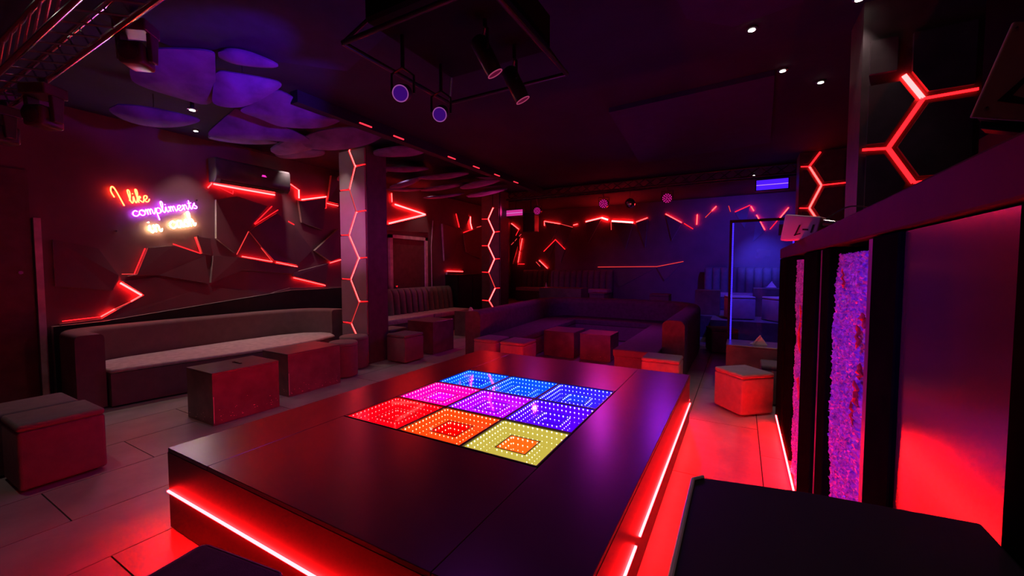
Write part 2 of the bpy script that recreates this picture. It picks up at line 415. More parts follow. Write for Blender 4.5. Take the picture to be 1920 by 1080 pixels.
c2n = [(-5.66, 3.17), (-5.81, 2.89), (-5.63, 2.54), (-5.81, 2.19), (-5.62, 1.84), (-5.80, 1.49), (-5.60, 1.08), (-5.79, .74), (-5.65, .55)]
column(-6.03, -5.45, 9.03, .45, c2n, True, ['b', 'b', 'b', 'b', 'b', 'd', 'b', 'm'], 'farther column with a red zigzag light strip beyond the ribbed bench', mclad=M_cold, gap=.04)
c3n = [(1.14, 3.60), (.99, 3.37), (1.17, 3.03), (1.01, 2.65), (1.18, 2.35), (1.02, 1.95), (1.17, 1.6)]
column(.85, 1.52, 8.77, .45, c3n, True, ['r', 'm', 'm', 'm', None, None], 'dark column with a red zigzag strip above the white projector', mclad=M_cold, gap=.11)
c4n = [(1.01, 3.02), (1.12, 2.83), (.94, 2.50), (1.09, 2.23), (.94, 1.9), (1.1, 1.6)]
column(.77, 1.42, 4.07, .45, c4n, False, ['b', 'r', 'r', None, None], 'nearest dark column with a wide red light groove behind the booth', mclad=M_cold, gap=.085, ztop=3.35)

# ------------------------------------------------------------------ stage
SX0, SX1, SY0, SY1, SZ = -3.04, -.435, 1.09, 4.52, .50
LX0, LY0, TS = -2.555, 1.985, .532
LX1, LY1 = LX0 + 3 * TS, LY0 + 3 * TS
st = thing('dance_stage', (SX0, SY0, 0), 'low black stage with glowing red strip round its sides and LED tiles on top', 'stage')
def sp(m, a, b): return m.span([a[0] - SX0, a[1] - SY0, a[2]], [b[0] - SX0, b[1] - SY0, b[2]])
g = .0018
for a, b in [((SX0, SY0), (LX0 - .005, SY1)), ((LX1 + .005, SY0), (SX1, SY1)),
             ((LX0 - .005, SY0), (LX1 + .005, LY0 - .005)), ((LX0 - .005, LY1 + .005), (LX1 + .005, SY1))]:
    sp(MB(), (a[0] + g, a[1] + g, SZ - .025), (b[0] - g, b[1] - g, SZ)).build('top_board', M_stage, st, bevel=.002, seg=1)
th = .03
for a, b in [((SX0, SY0), (SX1, SY0 + th)), ((SX0, SY1 - th), (SX1, SY1)), ((SX0, SY0 + th), (SX0 + th, SY1 - th)), ((SX1 - th, SY0 + th), (SX1, SY1 - th))]:
    sp(MB(), (a[0], a[1], .004), (b[0], b[1], SZ - .026)).build('side_panel', M_stageside, st)
sp(MB(), (SX0 + .1, SY0 + .1, .004), (SX1 - .1, SY1 - .1, .10)).build('inner_deck', M_matte, st)
E_str = emis('strip_hot', RED, 225); E_strr = emis('strip_right', RED, 240); E_strl = emis('strip_left', RED, 130); E_strb = emis('strip_rear', RED, 260)
zs = .228
sp(MB(), (SX0, SY0 - .012, zs), (SX1, SY0 - .001, zs + .009)).build('led_strip', E_str, st)
sp(MB(), (SX1 + .001, SY0, zs - .03), (SX1 + .012, 2.03, zs - .021)).build('led_strip', E_strr, st)
sp(MB(), (SX1 + .001, 2.12, zs - .03), (SX1 + .012, SY1, zs - .021)).build('led_strip', E_strr, st)
sp(MB(), (SX0, SY1 + .001, zs), (SX1, SY1 + .012, zs + .009)).build('led_strip', E_strb, st)
sp(MB(), (SX0 - .012, SY0 + .02, zs), (SX0 - .001, SY1, zs + .010)).build('led_strip', E_strl, st)

# LED infinity tiles -------------------------------------------------
def octa(m, c, r):
    x, y, z = c
    m.add([(x + r, y, z), (x - r, y, z), (x, y + r, z), (x, y - r, z), (x, y, z + r), (x, y, z - r)],
          [(0, 2, 4), (2, 1, 4), (1, 3, 4), (3, 0, 4), (2, 0, 5), (1, 2, 5), (3, 1, 5), (0, 3, 5)])
TILES = [  # column x, row y, colour word, wall, inner, dot
  (0, 0, 'pure red infinity-mirror dance tile at the left corner of the grid', (1.0, .0, .002), (1.0, .0, .004), (1, .14, .14)),
  (0, 1, 'hot pink infinity-mirror dance tile in the middle of the left row', (1.0, .0, .17), (.9, .0, .75), (1, .35, .85)),
  (0, 2, 'azure blue infinity-mirror dance tile at the far left corner of the grid', (.0, .036, 1.0), (.0, .03, .85), (.15, .75, 1)),
  (1, 0, 'orange infinity-mirror dance tile with a red centre square', (1.0, .05, .003), (1.0, .0, .0), (1, .6, .3)),
  (1, 1, 'purple magenta infinity-mirror dance tile at the centre of the grid', (.17, .0, .9), (.36, .0, .85), (1, .6, 1)),
  (1, 2, 'bright blue infinity-mirror dance tile in the middle of the far row', (.0, .026, 1.0), (.0, .07, 1.0), (.3, .8, 1)),
  (2, 0, 'yellow infinity-mirror dance tile with an orange centre square', (.46, .36, .05), (.9, .12, .006), (1, .95, .55)),
  (2, 1, 'violet infinity-mirror dance tile with white dots beside the yellow tile', (.03, .0, .9), (.06, .0, .85), (.9, .8, 1)),
  (2, 2, 'indigo infinity-mirror dance tile at the far right corner of the grid', (.008, .004, .85), (.01, .03, .9), (.6, .75, 1)),
]
fr = MB()
b_ = .011
for a, c in [((0, 0), (TS, b_)), ((0, TS - b_), (TS, TS)), ((0, b_), (b_, TS - b_)), ((TS - b_, b_), (TS, TS - b_))]:
    fr.span((a[0] + .001, a[1] + .001, -.04), (c[0] - .001, c[1] - .001, .002))
frame_me = fr.mesh('tile_frame', mat('tile_frame_metal', (.05, .05, .055), .35, metal=.5))
glass_me = MB().span((b_, b_, -.007), (TS - b_, TS - b_, -.002)).mesh('tile_glass', M_tileglass)
W0, W1 = b_ + .002, TS - b_ - .002
DEP = .165
ci, hi = TS / 2, .108      # inner square half size
well = MB()
well.add([(W0, W0, 0), (W1, W0, 0), (W1, W1, 0), (W0, W1, 0), (W0, W0, -DEP), (W1, W0, -DEP), (W1, W1, -DEP), (W0, W1, -DEP)],
         [(0, 1, 5, 4), (1, 2, 6, 5), (2, 3, 7, 6), (3, 0, 4, 7), (4, 5, 6, 7)])
for k in range(4): well.v[k] = (well.v[k][0], well.v[k][1], -.008)
inn = MB(); shell = MB()
A, B = ci - hi, ci + hi
def ring4(m, a, b, w, z0, z1):
    for p, q in [((a, a), (b, a + w)), ((a, b - w), (b, b)), ((a, a + w), (a + w, b - w)), ((b - w, a + w), (b, b - w))]:
        m.span((p[0], p[1], z0), (q[0], q[1], z1))
ring4(shell, A, B, .002, -DEP + .002, -.032)
ring4(inn, A + .0021, B - .0021, .002, -DEP + .002, -.032)
inn.span((A + .0042, A + .0042, -DEP + .002), (B - .0042, B - .0042, -DEP + .006))
rim = MB()
for (a, c) in [((A - .002, A - .002), (B + .002, A + .005)), ((A - .002, B - .005), (B + .002, B + .002)), ((A - .002, A), (A + .005, B)), ((B - .005, A), (B + .002, B))]:
    rim.span((a[0], a[1], -.032), (c[0], c[1], -.030))
well_mi = well; rim_me = rim.mesh('centre_rim', M_black)
dots = MB(); rows = 4
for r in range(rows):
    z = -.016 - r * .039; n = 14; rr = .0064 * (1 - .2 * r)
    for k in range(n):
        t = W0 + (W1 - W0) * (k + .5) / n
        for c in ((t, W0 + .003), (t, W1 - .003), (W0 + .003, t), (W1 - .003, t)): octa(dots, (c[0], c[1], z), rr)
dots_me_src = dots
idots = MB()
for r in range(3):
    z = -.043 - r * .040; n = 6; rr = .0060 * (1 - .22 * r)
    for k in range(n):
        t = A + (B - A) * (k + .5) / n
        for c in ((t, A + .007), (t, B - .007), (A + .007, t), (B - .007, t)): octa(idots, (c[0], c[1], z), rr)
        for c in ((t, A - .003), (t, B + .003), (A - .003, t), (B + .003, t)): octa(idots, (c[0], c[1], z), rr * .85)
for i, j, lab, cw, cinn, cd in TILES:
    t = thing('dance_floor_tile', (LX0 + i * TS, LY0 + j * TS, SZ), lab, 'dance tile', 'LED tiles set in the stage top')
    link('tile_frame', frame_me, t); link('tile_glass', glass_me, t)
    nm = '%d%d' % (i, j)
    well.build('mirror_well', emis('well_' + nm, cw, 1.7 if (i, j) in ((1, 0), (2, 0)) else 4.2), t)
    inn.build('centre_square', emis('inner_' + nm, cinn, 1.6), t)
    shell.build('centre_shell', bpy.data.materials['well_' + nm], t)
    link('centre_rim', rim_me, t)
    tag(dots.build('led_dots', emis('dot_' + nm, cd, 4.6, False), t), kind='stuff')
    tag(idots.build('centre_led_dots', bpy.data.materials['dot_' + nm], t), kind='stuff')

# ------------------------------------------------------------------ poufs
def cube_pouf(x, y, sx, sy, h, label, rz=0, m=None, group='upholstered cube stools'):
    t = thing('cube_pouf', (x, y, 0), label, 'stool', group, rz)
    MB().span((-sx / 2, -sy / 2, .015), (sx / 2, sy / 2, h - .05)).build('body', m or M_fab, t, bevel=.022, seg=3, smooth=True)
    MB().span((-sx / 2 - .001, -sy / 2 - .001, h - .052), (sx / 2 + .001, sy / 2 + .001, h)).build('seat_pad', m or M_fab, t, bevel=.022, seg=3, smooth=True)
    MB().span((-sx / 2 + .05, -sy / 2 + .05, 0), (sx / 2 - .05, sy / 2 - .05, .016)).build('foot_plinth', M_matte, t)
    return t
cube_pouf(-4.62, .96, .44, .46, .49, 'grey cube stool nearest the left edge of the picture', m=M_fab)
cube_pouf(-5.09, .93, .44, .46, .49, 'grey cube stool pushed against the back of the left edge stool', m=M_fab)
fp = cube_pouf(-1.66, .60, .47, .47, .46, 'dark square stool in front of the stage at the bottom edge', rz=math.radians(8), m=M_fabdark)
q_ = [(math.cos(a_) * .035, math.sin(a_) * .035) for a_ in [PI / 2 * k / 4 for k in range(5)]]
rim_ = []
for k in range(4):
    ca_, sa_ = round(math.cos(PI / 2 * k)), round(math.sin(PI / 2 * k))
    for u_, v_ in q_:
        u_, v_ = u_ + .198, v_ + .198
        rim_.append((u_ * ca_ - v_ * sa_, u_ * sa_ + v_ * ca_, .452))
MB().tube(rim_ + [rim_[0]], .005, 6, caps=False).build('lit_piping', M_pipe, fp, smooth=True)  # tube paler than the velvet, standing in for rim light on the top edge
cube_pouf(-5.06, 5.20, .43, .46, .48, 'red-lit cube stool standing right beside the tall column')
cube_pouf(-5.83, 5.62, .40, .44, .46, 'low stool half hidden behind the tall column')
cube_pouf(-3.60, 5.70, .42, .46, .45, 'left stool of the pair in front of the U-shaped sofa', m=M_fab2)
cube_pouf(-3.09, 5.69, .42, .46, .45, 'right stool of the pair in front of the U-shaped sofa', m=M_fab2)
cube_pouf(-.87, 5.56, .46, .40, .45, 'small red-lit stool at the open right end of the U-shaped sofa', m=M_fab2)
cube_pouf(.05, 5.235, .42, .42, .46, 'bright red-lit cube stool beside the booth', m=M_fab2, rz=math.radians(42))
cube_pouf(.42, 5.72, .38, .38, .47, 'stool tucked behind the bright red stool by the booth')
cube_pouf(-.30, 8.75, .46, .46, .46, 'dark stool in the aisle right of the U-shaped sofa', m=M_fabdark, rz=.3)
def round_pouf(x, y, r, h, label):
    t = thing('round_pouf', (x, y, 0), label, 'stool', 'round drum stools')
    MB().lathe([(r - .015, .01), (r, .03), (r, h - .06), (r - .006, h - .055)], n=32).build('body', M_fab, t, smooth=True)
    MB().lathe([(r - .006, h - .056), (r + .004, h - .05), (r + .004, h - .02), (r - .012, h - .004), (r - .05, h)], n=32).build('seat_pad', M_fab, t, smooth=True)
round_pouf(-5.13, 3.99, .20, .52, 'drum stool partly hidden behind the second low table')
round_pouf(-5.42, 4.42, .215, .52, 'drum stool standing right in front of the tall column')

# ------------------------------------------------------------------ box tables
def box_table(x0, x1, y0, y1, h, label, chips=True, seed=1, rz=0):
    t = thing('box_table', ((x0 + x1) / 2, (y0 + y1) / 2, 0), label, 'table', 'low box tables', rz)
    a, b = (x1 - x0) / 2, (y1 - y0) / 2
    MB().span((-a, -b, h - .022), (a, b, h)).build('table_top', M_table, t, bevel=.003, seg=1)
    for q, w in [((-a + .002, -b + .002), (a - .002, -b + .02)), ((-a + .002, b - .02), (a - .002, b - .002)), ((-a + .002, -b + .02), (-a + .02, b - .02)), ((a - .02, -b + .02), (a - .002, b - .02))]:
        MB().span((q[0], q[1], .002), (w[0], w[1], h - .023)).build('side_board', M_tabside, t)
    if chips:
        rnd = random.Random(seed); m = MB()
        for k in range(26):
            u = rnd.uniform(-b + .03, b - .02); z = .03 + abs(rnd.gauss(0, .06)); s_ = rnd.uniform(.002, .006)
            m.box((a, u, z), (.002, s_ * rnd.uniform(.8, 3), s_))
        for k in range(10):
            u = rnd.uniform(-a + .03, a - .02); z = .03 + abs(rnd.gauss(0, .05)); s_ = rnd.uniform(.002, .006)
            m.box((u, -b, z), (s_ * rnd.uniform(.8, 3), .002, s_))
        m.box((a, -b + .008, h * .3), (.003, .006, h * .5)); tag(m.build('chipped_paint', M_chip, t), kind='stuff')
    return t
box_table(-5.16, -4.62, 2.04, 2.72, .54, 'nearest low box table in front of the curved sofa', seed=3)
box_table(-5.40, -4.85, 2.97, 3.72, .54, 'second low box table in front of the curved sofa', seed=5)
box_table(-5.58, -4.95, 5.80, 6.42, .60, 'dark box table in front of the ribbed bench', chips=False)
box_table(-5.95, -5.40, 7.75, 8.35, .58, 'dark box table at the far end of the ribbed bench', chips=False)
box_table(-3.14, -2.55, 6.76, 7.36, .46, 'left box table inside the U-shaped sofa', chips=False)
box_table(-2.44, -1.90, 6.76, 7.30, .46, 'right box table inside the U-shaped sofa catching the red light', seed=9)
bt = box_table(-.15, .62, 6.0, 6.48, .60, 'dark glossy table under the blue-edged glass screen', chips=False)

# ashtray / keys on the nearest table
t = thing('key_bunch', (-4.97, 2.42, .54), 'small dark bunch of keys on the nearest low table', 'keys')
for k in range(3):
    MB().tube([(math.cos(a) * .018 + .03 * k, math.sin(a) * .018, .004) for a in [i * PI / 6 for i in range(13)]], .003, 5).build('key_ring', M_metal, t)
MB().span((.07, -.012, .001), (.14, .012, .006)).build('key_blade', M_metal, t)

# ------------------------------------------------------------------ sofas
def sweep_back(path, thick, z0, z1, r=.06):
    """upholstered wall following a plan path, rounded top"""
    P = [Vector((p[0], p[1])) for p in path]; n = len(P); m = MB(); half = thick / 2
    prof = [(-half, z0), (-half, z1 - r)]
    for k in range(1, 6):
        a = PI - k * PI / 12; prof.append((-half + r + math.cos(a) * r, z1 - r + math.sin(a) * r))
    for k in range(0, 6):
        a = PI / 2 - k * PI / 12; prof.append((half - r + math.cos(a) * r, z1 - r + math.sin(a) * r))
    prof.append((half, z1 - r)); prof.append((half, z0)); k = len(prof)
    for i, p in enumerate(P):
        tt = (P[min(i + 1, n - 1)] - P[max(i - 1, 0)]).normalized(); nn = Vector((-tt.y, tt.x))
        for o, z in prof: m.v.append((p.x + nn.x * o, p.y + nn.y * o, z))
    for i in range(n - 1):
        for j in range(k):
            m.f.append((i * k + j, i * k + (j + 1) % k, (i + 1) * k + (j + 1) % k, (i + 1) * k + j)); m.mi.append(0)
    m.f.append(tuple(range(k))); m.mi.append(0); m.f.append(tuple((n - 1) * k + j for j in reversed(range(k)))); m.mi.append(0)
    return m
# curved sofa on the left
ls = thing('curved_sofa', (0, 0, 0), 'long curved grey sofa under the neon sign with a narrow seat', 'sofa')
bp_ = smooth_path([(-6.28, 1.60), (-6.75, 1.60), (-7.04, 1.72), (-7.14, 2.1), (-7.17, 2.8), (-7.17, 3.6), (-7.12, 4.2), (-6.92, 4.66), (-6.5, 4.86), (-6.30, 4.82)], 6)
sweep_back(bp_, .24, .02, .86, .05).build('backrest', M_sofa, ls, smooth=True)
seat = [(-6.22, 1.735), (-6.16, 2.2), (-6.06, 2.7), (-5.98, 3.2), (-5.95, 3.7), (-6.0, 4.2), (-6.12, 4.60), (-6.40, 4.72), (-6.6, 4.70), (-6.84, 4.5), (-6.98, 4.1), (-7.03, 3.5), (-7.03, 2.8), (-7.0, 2.1), (-6.92, 1.8), (-6.75, 1.735)]
MB().prism(inset(seat, .008), .02, .395, XY).build('seat_base', M_sofa, ls)
MB().prism(seat, .397, .445, XY).build('seat_cushion', M_fablight, ls, bevel=.025, seg=3, smooth=True)  # paler than the backrest to stand in for overhead light on the seat
# ribbed bench by the door
def ribbed(name, x0, x1, y0, y1, zb, seat_h, back_h, axis, label, pitch, group=None, m=None, depth=.62):
    """bench along 'y' (back at x0, facing +x) or along 'x' (back at y1, facing -y)"""
    t = thing(name, (0, 0, 0), label, 'bench', group); m = m or M_fab
    if axis == 'y':
        MB().span((x0, y0, zb + .02), (x1 - .03, y1, zb + seat_h - .12)).build('seat_base', M_fabdark, t)
        n = max(1, round((y1 - y0) / 1.5))
        for k in range(n):
            a, b = y0 + (y1 - y0) * k / n, y0 + (y1 - y0) * (k + 1) / n
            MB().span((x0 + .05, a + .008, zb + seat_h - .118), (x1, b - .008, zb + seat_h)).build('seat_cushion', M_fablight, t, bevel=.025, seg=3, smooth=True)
        MB().span((x0 - .06, y0, zb + .02), (x0 + .06, y1, zb + back_h - .03)).build('back_board', M_fabdark, t)
        n = max(1, round((y1 - y0) / pitch)); w = (y1 - y0) / n
        me = None
        for k in range(n):
            if me is None:
                q = MB()
                prof = [(.0, .0)] + [(.055 + .075 * math.sin(PI * i / 8) ** .6, w * i / 8) for i in range(9)] + [(.0, w)]
                rows_ = [(seat_h - .05, .03, 1), (back_h - .14, -.02, 1), (back_h - .05, -.05, .9), (back_h, -.08, .4)]
                for z, sx, sc in rows_:
                    for d, u in prof: q.v.append((sx + d * sc, u, z))
                kk = len(prof)
                for r in range(len(rows_) - 1):
                    for i in range(kk - 1): q.f.append((r * kk + i, r * kk + i + 1, (r + 1) * kk + i + 1, (r + 1) * kk + i)); q.mi.append(0)
                q.f.append(tuple((len(rows_) - 1) * kk + i for i in range(kk))); q.mi.append(0)
                q.f.append(tuple(i for i in range(kk))); q.mi.append(0)
                me = q.mesh('back_channel', m, smooth=True)
            o = link('back_channel', me, t); o.location = (x0 + .06, y0 + k * w, zb)
    else:
        MB().span((x0, y1 - depth, zb + .02), (x1, y1, zb + seat_h - .12)).build('seat_base', M_fabdark, t)
        n = max(1, round((x1 - x0) / 1.5))
        for k in range(n):
            a, b = x0 + (x1 - x0) * k / n, x0 + (x1 - x0) * (k + 1) / n
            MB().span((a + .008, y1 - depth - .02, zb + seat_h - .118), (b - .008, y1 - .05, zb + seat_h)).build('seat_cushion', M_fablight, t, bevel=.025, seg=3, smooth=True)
        MB().span((x0, y1 - .06, zb + .02), (x1, y1 + .06, zb + back_h - .03)).build('back_board', M_fabdark, t)
        n = max(1, round((x1 - x0) / pitch)); w = (x1 - x0) / n; me = None
        for k in range(n):
            if me is None:
                q = MB()
                prof = [(.0, .0)] + [(.055 + .075 * math.sin(PI * i / 8) ** .6, w * i / 8) for i in range(9)] + [(.0, w)]
                rows_ = [(seat_h - .05, .03, 1), (back_h - .14, -.02, 1), (back_h - .05, -.05, .9), (back_h, -.08, .4)]
                for z, sx, sc in rows_:
                    for d, u in prof: q.v.append((u, -(sx + d * sc), z))
                kk = len(prof)
                for r in range(len(rows_) - 1):
                    for i in range(kk - 1): q.f.append((r * kk + i, r * kk + i + 1, (r + 1) * kk + i + 1, (r + 1) * kk + i)); q.mi.append(0)
                q.f.append(tuple((len(rows_) - 1) * kk + i for i in range(kk))); q.mi.append(0)
                q.f.append(tuple(i for i in range(kk))); q.mi.append(0)
                me = q.mesh('back_channel', m, smooth=True)
            o = link('back_channel', me, t); o.location = (x0 + k * w, y1 - .06, zb)
    return t
ribbed('ribbed_bench', -7.10, -6.35, 6.0, 9.0, 0, .52, 1.12, 'y', 'grey bench with upright padded channels under the red door', .2)
ribbed('ribbed_bench', -6.75, -3.55, 0, 12.85, .5, .45, 1.04, 'x', 'dark channelled bench along the back wall on the platform', .2, m=M_fab)
ribbed('ribbed_bench', -.9, 1.9, 0, 12.7, .5, .45, 1.13, 'x', 'channelled bench in the blue light behind the glass screen', .2, m=M_fab)
# U-shaped sofa
us = thing('u_shaped_sofa', (0, 0, 0), 'large U-shaped dark sofa behind the stage', 'sofa')
up_ = smooth_path([(-.82, 6.12), (-.82, 7.2), (-.82, 8.4), (-.90, 9.2), (-1.3, 9.68), (-2.0, 9.78), (-3.2, 9.78), (-3.9, 9.66), (-4.25, 9.2), (-4.22, 8.4), (-4.12, 7.2), (-4.02, 5.75)], 6)
sweep_back(up_, .30, .02, .86, .09).build('backrest', M_fabdark, us, smooth=True)
MB().prism([(-1.58, 5.84), (-.985, 5.84), (-.985, 9.15), (-1.25, 9.5), (-3.8, 9.5), (-4.08, 9.1), (-4.05, 8.4), (-3.87, 5.98), (-3.25, 5.98), (-3.3, 8.85), (-1.58, 8.85)], .02, .32, XY).build('seat_base', M_fab, us)
MB().prism([(-1.60, 5.82), (-.985, 5.82), (-.985, 8.83), (-1.60, 8.83)], .322, .43, XY).build('seat_cushion', M_fab, us, bevel=.02, seg=3, smooth=True)
MB().prism([(-3.87, 5.97), (-3.23, 5.97), (-3.29, 8.83), (-4.05, 8.83)], .322, .43, XY).build('seat_cushion', M_fabdark, us, bevel=.02, seg=3, smooth=True)
MB().prism([(-1.0, 8.85), (-1.05, 9.2), (-1.3, 9.5), (-3.8, 9.5), (-4.06, 9.1), (-4.05, 8.85)], .322, .43, XY).build('seat_cushion', M_fabdark, us, bevel=.02, seg=3, smooth=True)

# ------------------------------------------------------------------ neon sign
sg_ = thing('neon_sign', (XL + .03, 2.12, 2.05), 'neon script sign on clear acrylic reading I like compliments in cash', 'sign')
MB().span((0, 0, 0), (.008, 1.07, .65)).build('acrylic_panel', M_acryl, sg_)
for yy in (.06, 1.01):
    for zz in (.05, .60):
        MB().cyl((-.028, yy, zz), (.018, yy, zz), .011, 10).build('standoff', M_chrome, sg_)
GL = {
 'c': (.92, [[(.78, .78), (.5, 1), (.15, .72), (.08, .3), (.38, 0), (.7, .12), (.98, .4)]]),
 'o': (.95, [[(.5, 1), (.15, .8), (.06, .4), (.3, .0), (.65, .1), (.8, .5), (.65, .9), (.45, .98), (.65, .72), (1.0, .75)]]),
 'm': (1.25, [[(0, .75), (.13, .95), (.18, .0), (.22, .55), (.38, .95), (.52, .8), (.53, .0), (.57, .55), (.75, .95), (.9, .8), (.92, .2), (1.05, .0), (1.25, .35)]]),
 'p': (1.0, [[(0, .35), (.2, 1), (.2, .3), (.2, -1.25)], [(.2, .3), (.3, .8), (.58, 1), (.85, .7), (.72, .12), (.42, .0), (.28, .12)], [(.72, .12), (1.0, .35)]]),
 'l': (.52, [[(0, .35), (.3, 1.1), (.42, 1.8), (.3, 2.1), (.14, 1.8), (.13, .5), (.28, .0), (.55, .35)]]),
 'i': (.55, [[(0, .35), (.2, 1), (.2, .3), (.33, .0), (.56, .35)], [(.2, 1.38), (.23, 1.5)]]),
 'e': (.85, [[(0, .35), (.35, .42), (.62, .75), (.48, 1), (.2, .88), (.08, .45), (.3, .0), (.6, .06), (.87, .4)]]),
 'n': (.95, [[(0, .75), (.13, .95), (.18, .0), (.22, .5), (.42, .95), (.6, .8), (.62, .2), (.75, .0), (.95, .35)]]),
 't': (.62, [[(0, .35), (.22, 1), (.28, 1.7), (.24, .3), (.38, .0), (.62, .35)], [(.02, 1.15), (.56, 1.2)]]),
 's': (.75, [[(0, .35), (.35, .95), (.45, 1.02), (.36, .72), (.66, .3), (.48, .0), (.12, .1)]]),
 'a': (1.05, [[(.74, .85), (.45, 1), (.12, .7), (.08, .25), (.34, .0), (.62, .3), (.76, .95), (.74, .3), (.86, .0), (1.06, .35)]]),
 'h': (.95, [[(0, .35), (.33, 1.3), (.4, 1.9), (.27, 2.1), (.15, 1.7), (.14, .0), (.2, .5), (.42, .95), (.6, .75), (.62, .15), (.75, .0), (.95, .35)]]),
 'k': (.95, [[(0, .35), (.33, 1.3), (.4, 1.9), (.27, 2.1), (.15, 1.7), (.14, .0), (.18, .45), (.48, .95), (.6, .78), (.3, .5), (.6, .08), (.78, .0), (.97, .35)]]),
 'I': (1.1, [[(.22, .75), (.03, 1.5), (.2, 2.05), (.5, 1.75), (1.0, -.35)]]),
}
def neon(text, y, z, sx, sz, ang, material, r, name):
    m = MB(); x = 0; ca, sa = math.cos(ang), math.sin(ang)
    for ch in text:
        adv, strokes = GL[ch]
        for s in strokes:
            pts = smooth_path([(px, py, 0) for px, py in s], 6)
            P = []
            for p in pts:
                u, v = (x + p.x) * sx, p.y * sz
                P.append((.02, y + u * ca - v * sa, z + u * sa + v * ca))
            m.tube(P, r, 6)
        x += adv
    return m.build(name, material, sg_, smooth=True)
N_red = emis('neon_red', (1, .045, .012), 30); N_pur = emis('neon_purple', (.42, .05, 1), 40); N_yel = emis('neon_yellow', (1, .80, .30), 46)
aa = math.radians(14)
neon('I', .05, .42, .10, .105, math.radians(10), N_red, .0075, 'neon_word')
neon('like', .22, .445, .078, .085, aa, N_red, .0075, 'neon_word')
neon('compliments', .245, .265, .0835, .075, math.radians(15.5), N_pur, .0065, 'neon_word')
neon('in', .42, .055, .105, .10, aa, N_yel, .008, 'neon_word')
neon('cash', .665, .135, .092, .10, aa, N_yel, .009, 'neon_word')

# ------------------------------------------------------------------ air conditioner
ac = thing('air_conditioner', (XL + .085, 3.28, 2.94), 'dark wall air conditioner above a red light seam', 'air conditioner')
prof = [(.002, 0), (.16, 0), (.22, .05), (.235, .12), (.225, .34), (.20, .38), (.002, .38)]
MB().prism(prof, 0, 1.2, lambda u, v, h: (u, h, v)).build('housing', mat('ac_shell', (.06, .055, .06), .3), ac, bevel=.018, seg=3, smooth=True)
MB().prism([(.165, -.003), (.21, .03), (.20, .04), (.16, .008)], .08, 1.1, lambda u, v, h: (u, h, v)).build('louvre', M_black, ac)
MB().span((.236, .70, .205), (.239, .755, .235)).span((.236, .69, .205), (.239, .77, .215)).build('display', emis('ac_display', (1, .03, .5), 1.2), ac)

# ------------------------------------------------------------------ booth on the right
BX = .35
bo = thing('dj_booth', (BX, 0, 0), 'tall dark booth with black uprights and purple stone insets on the right', 'booth')
M_dead = mat('booth_black', (.004, .0035, .004), .95, spec=0.0)
M_booth = mat('booth_lacquer', (.05, .038, .045), .38, var=.15)
M_bpan = mat('booth_panel', (.05, .04, .05), .22, var=.06, scale=2, spec=1.0, coat=.6)
M_rock = mat('crystal_stone', (.40, .27, .80), .22, var=.5, scale=40, spec=.6)
MB().span((.10, .30, 0), (.36, 5.08, 1.66)).build('back_body', M_booth, bo)
MB().span((.0, .30, 1.70), (.38, 5.08, 1.80)).build('fascia', mat('fascia_lacquer', (.03, .004, .004), .6, spec=.1), bo, bevel=.006, seg=2)
MB().span((.002, .30, 0), (.10, 5.08, .06)).build('plinth', mat('plinth_lacquer', (.2, .15, .15), .4), bo)
for y0, y1, d in [(4.45, 5.06, .0), (3.86, 4.40, .012), (2.69, 3.20, .0), (2.40, 2.60, .01), (1.40, 1.64, .0), (.40, .88, .0)]:
    MB().span((.0 + d, y0, .062), (.098, y1, 1.695)).build('upright', M_dead, bo, bevel=.004, seg=1)
# stone insets: rough slabs
def stone(y0, y1, seed, hole=True):
    rnd = random.Random(seed); ny, nz = 76, 260; m = MB(); z0, z1 = .07, 1.66
    import mathutils
    for j in range(nz + 1):
        z = z0 + (z1 - z0) * j / nz
        for i in range(ny + 1):
            t = i / ny
            wob = .075 * mathutils.noise.noise(Vector((z * 3.1, seed, 0))) + .02 * mathutils.noise.noise(Vector((z * 11, seed, 2)))
            wob2 = .07 * mathutils.noise.noise(Vector((z * 4.1, seed + 5, 1)))
            a, b = y0 + .045 + wob2, y1 - .05 + wob
            y = a + (b - a) * t
            d = .022 * mathutils.noise.noise(Vector((y * 9, z * 9, seed))) + .016 * mathutils.noise.noise(Vector((y * 80, z * 80, seed)))
            d += rnd.uniform(-.006, .010)
            edge = min(1, min(t, 1 - t) * 7)
            m.v.append((.022 - d * .6 * edge + (1 - edge) * .03, y + rnd.uniform(-.003, .003), z + rnd.uniform(-.004, .004)))
    k = ny + 1
    for j in range(nz):
        for i in range(ny):
            m.f.append((j * k + i, j * k + i + 1, (j + 1) * k + i + 1, (j + 1) * k + i)); m.mi.append(0)
    return m
stone(1.74, 2.41, 3).build('stone_inset', M_rock, bo)
stone(3.22, 3.84, 8).build('stone_inset', M_rock, bo)
M_vein = mat('red_vein', (.8, .09, .05), .35, var=.3, scale=30)
rnd = random.Random(4)
for (yy, z0, z1, w) in [(1.78, 1.40, 1.45, .022), (1.84, 1.32, 1.40, .018), (1.80, 1.22, 1.27, .022), (1.84, 1.12, 1.20, .024), (1.88, 1.04, 1.12, .018), (2.10, 1.52, 1.60, .012), (3.40, 1.02, 1.35, .03), (3.38, .70, .86, .02)]:
    pts = [(.012 + rnd.uniform(-.006, .006), yy + rnd.uniform(-.012, .012) - .03 * k / 6, z1 + (z0 - z1) * k / 6) for k in range(7)]
    MB().tube(pts, [w * .1] + [w * rnd.uniform(.25, .45) for _ in range(5)] + [w * .08], 7).build('red_vein', M_vein, bo, smooth=True)
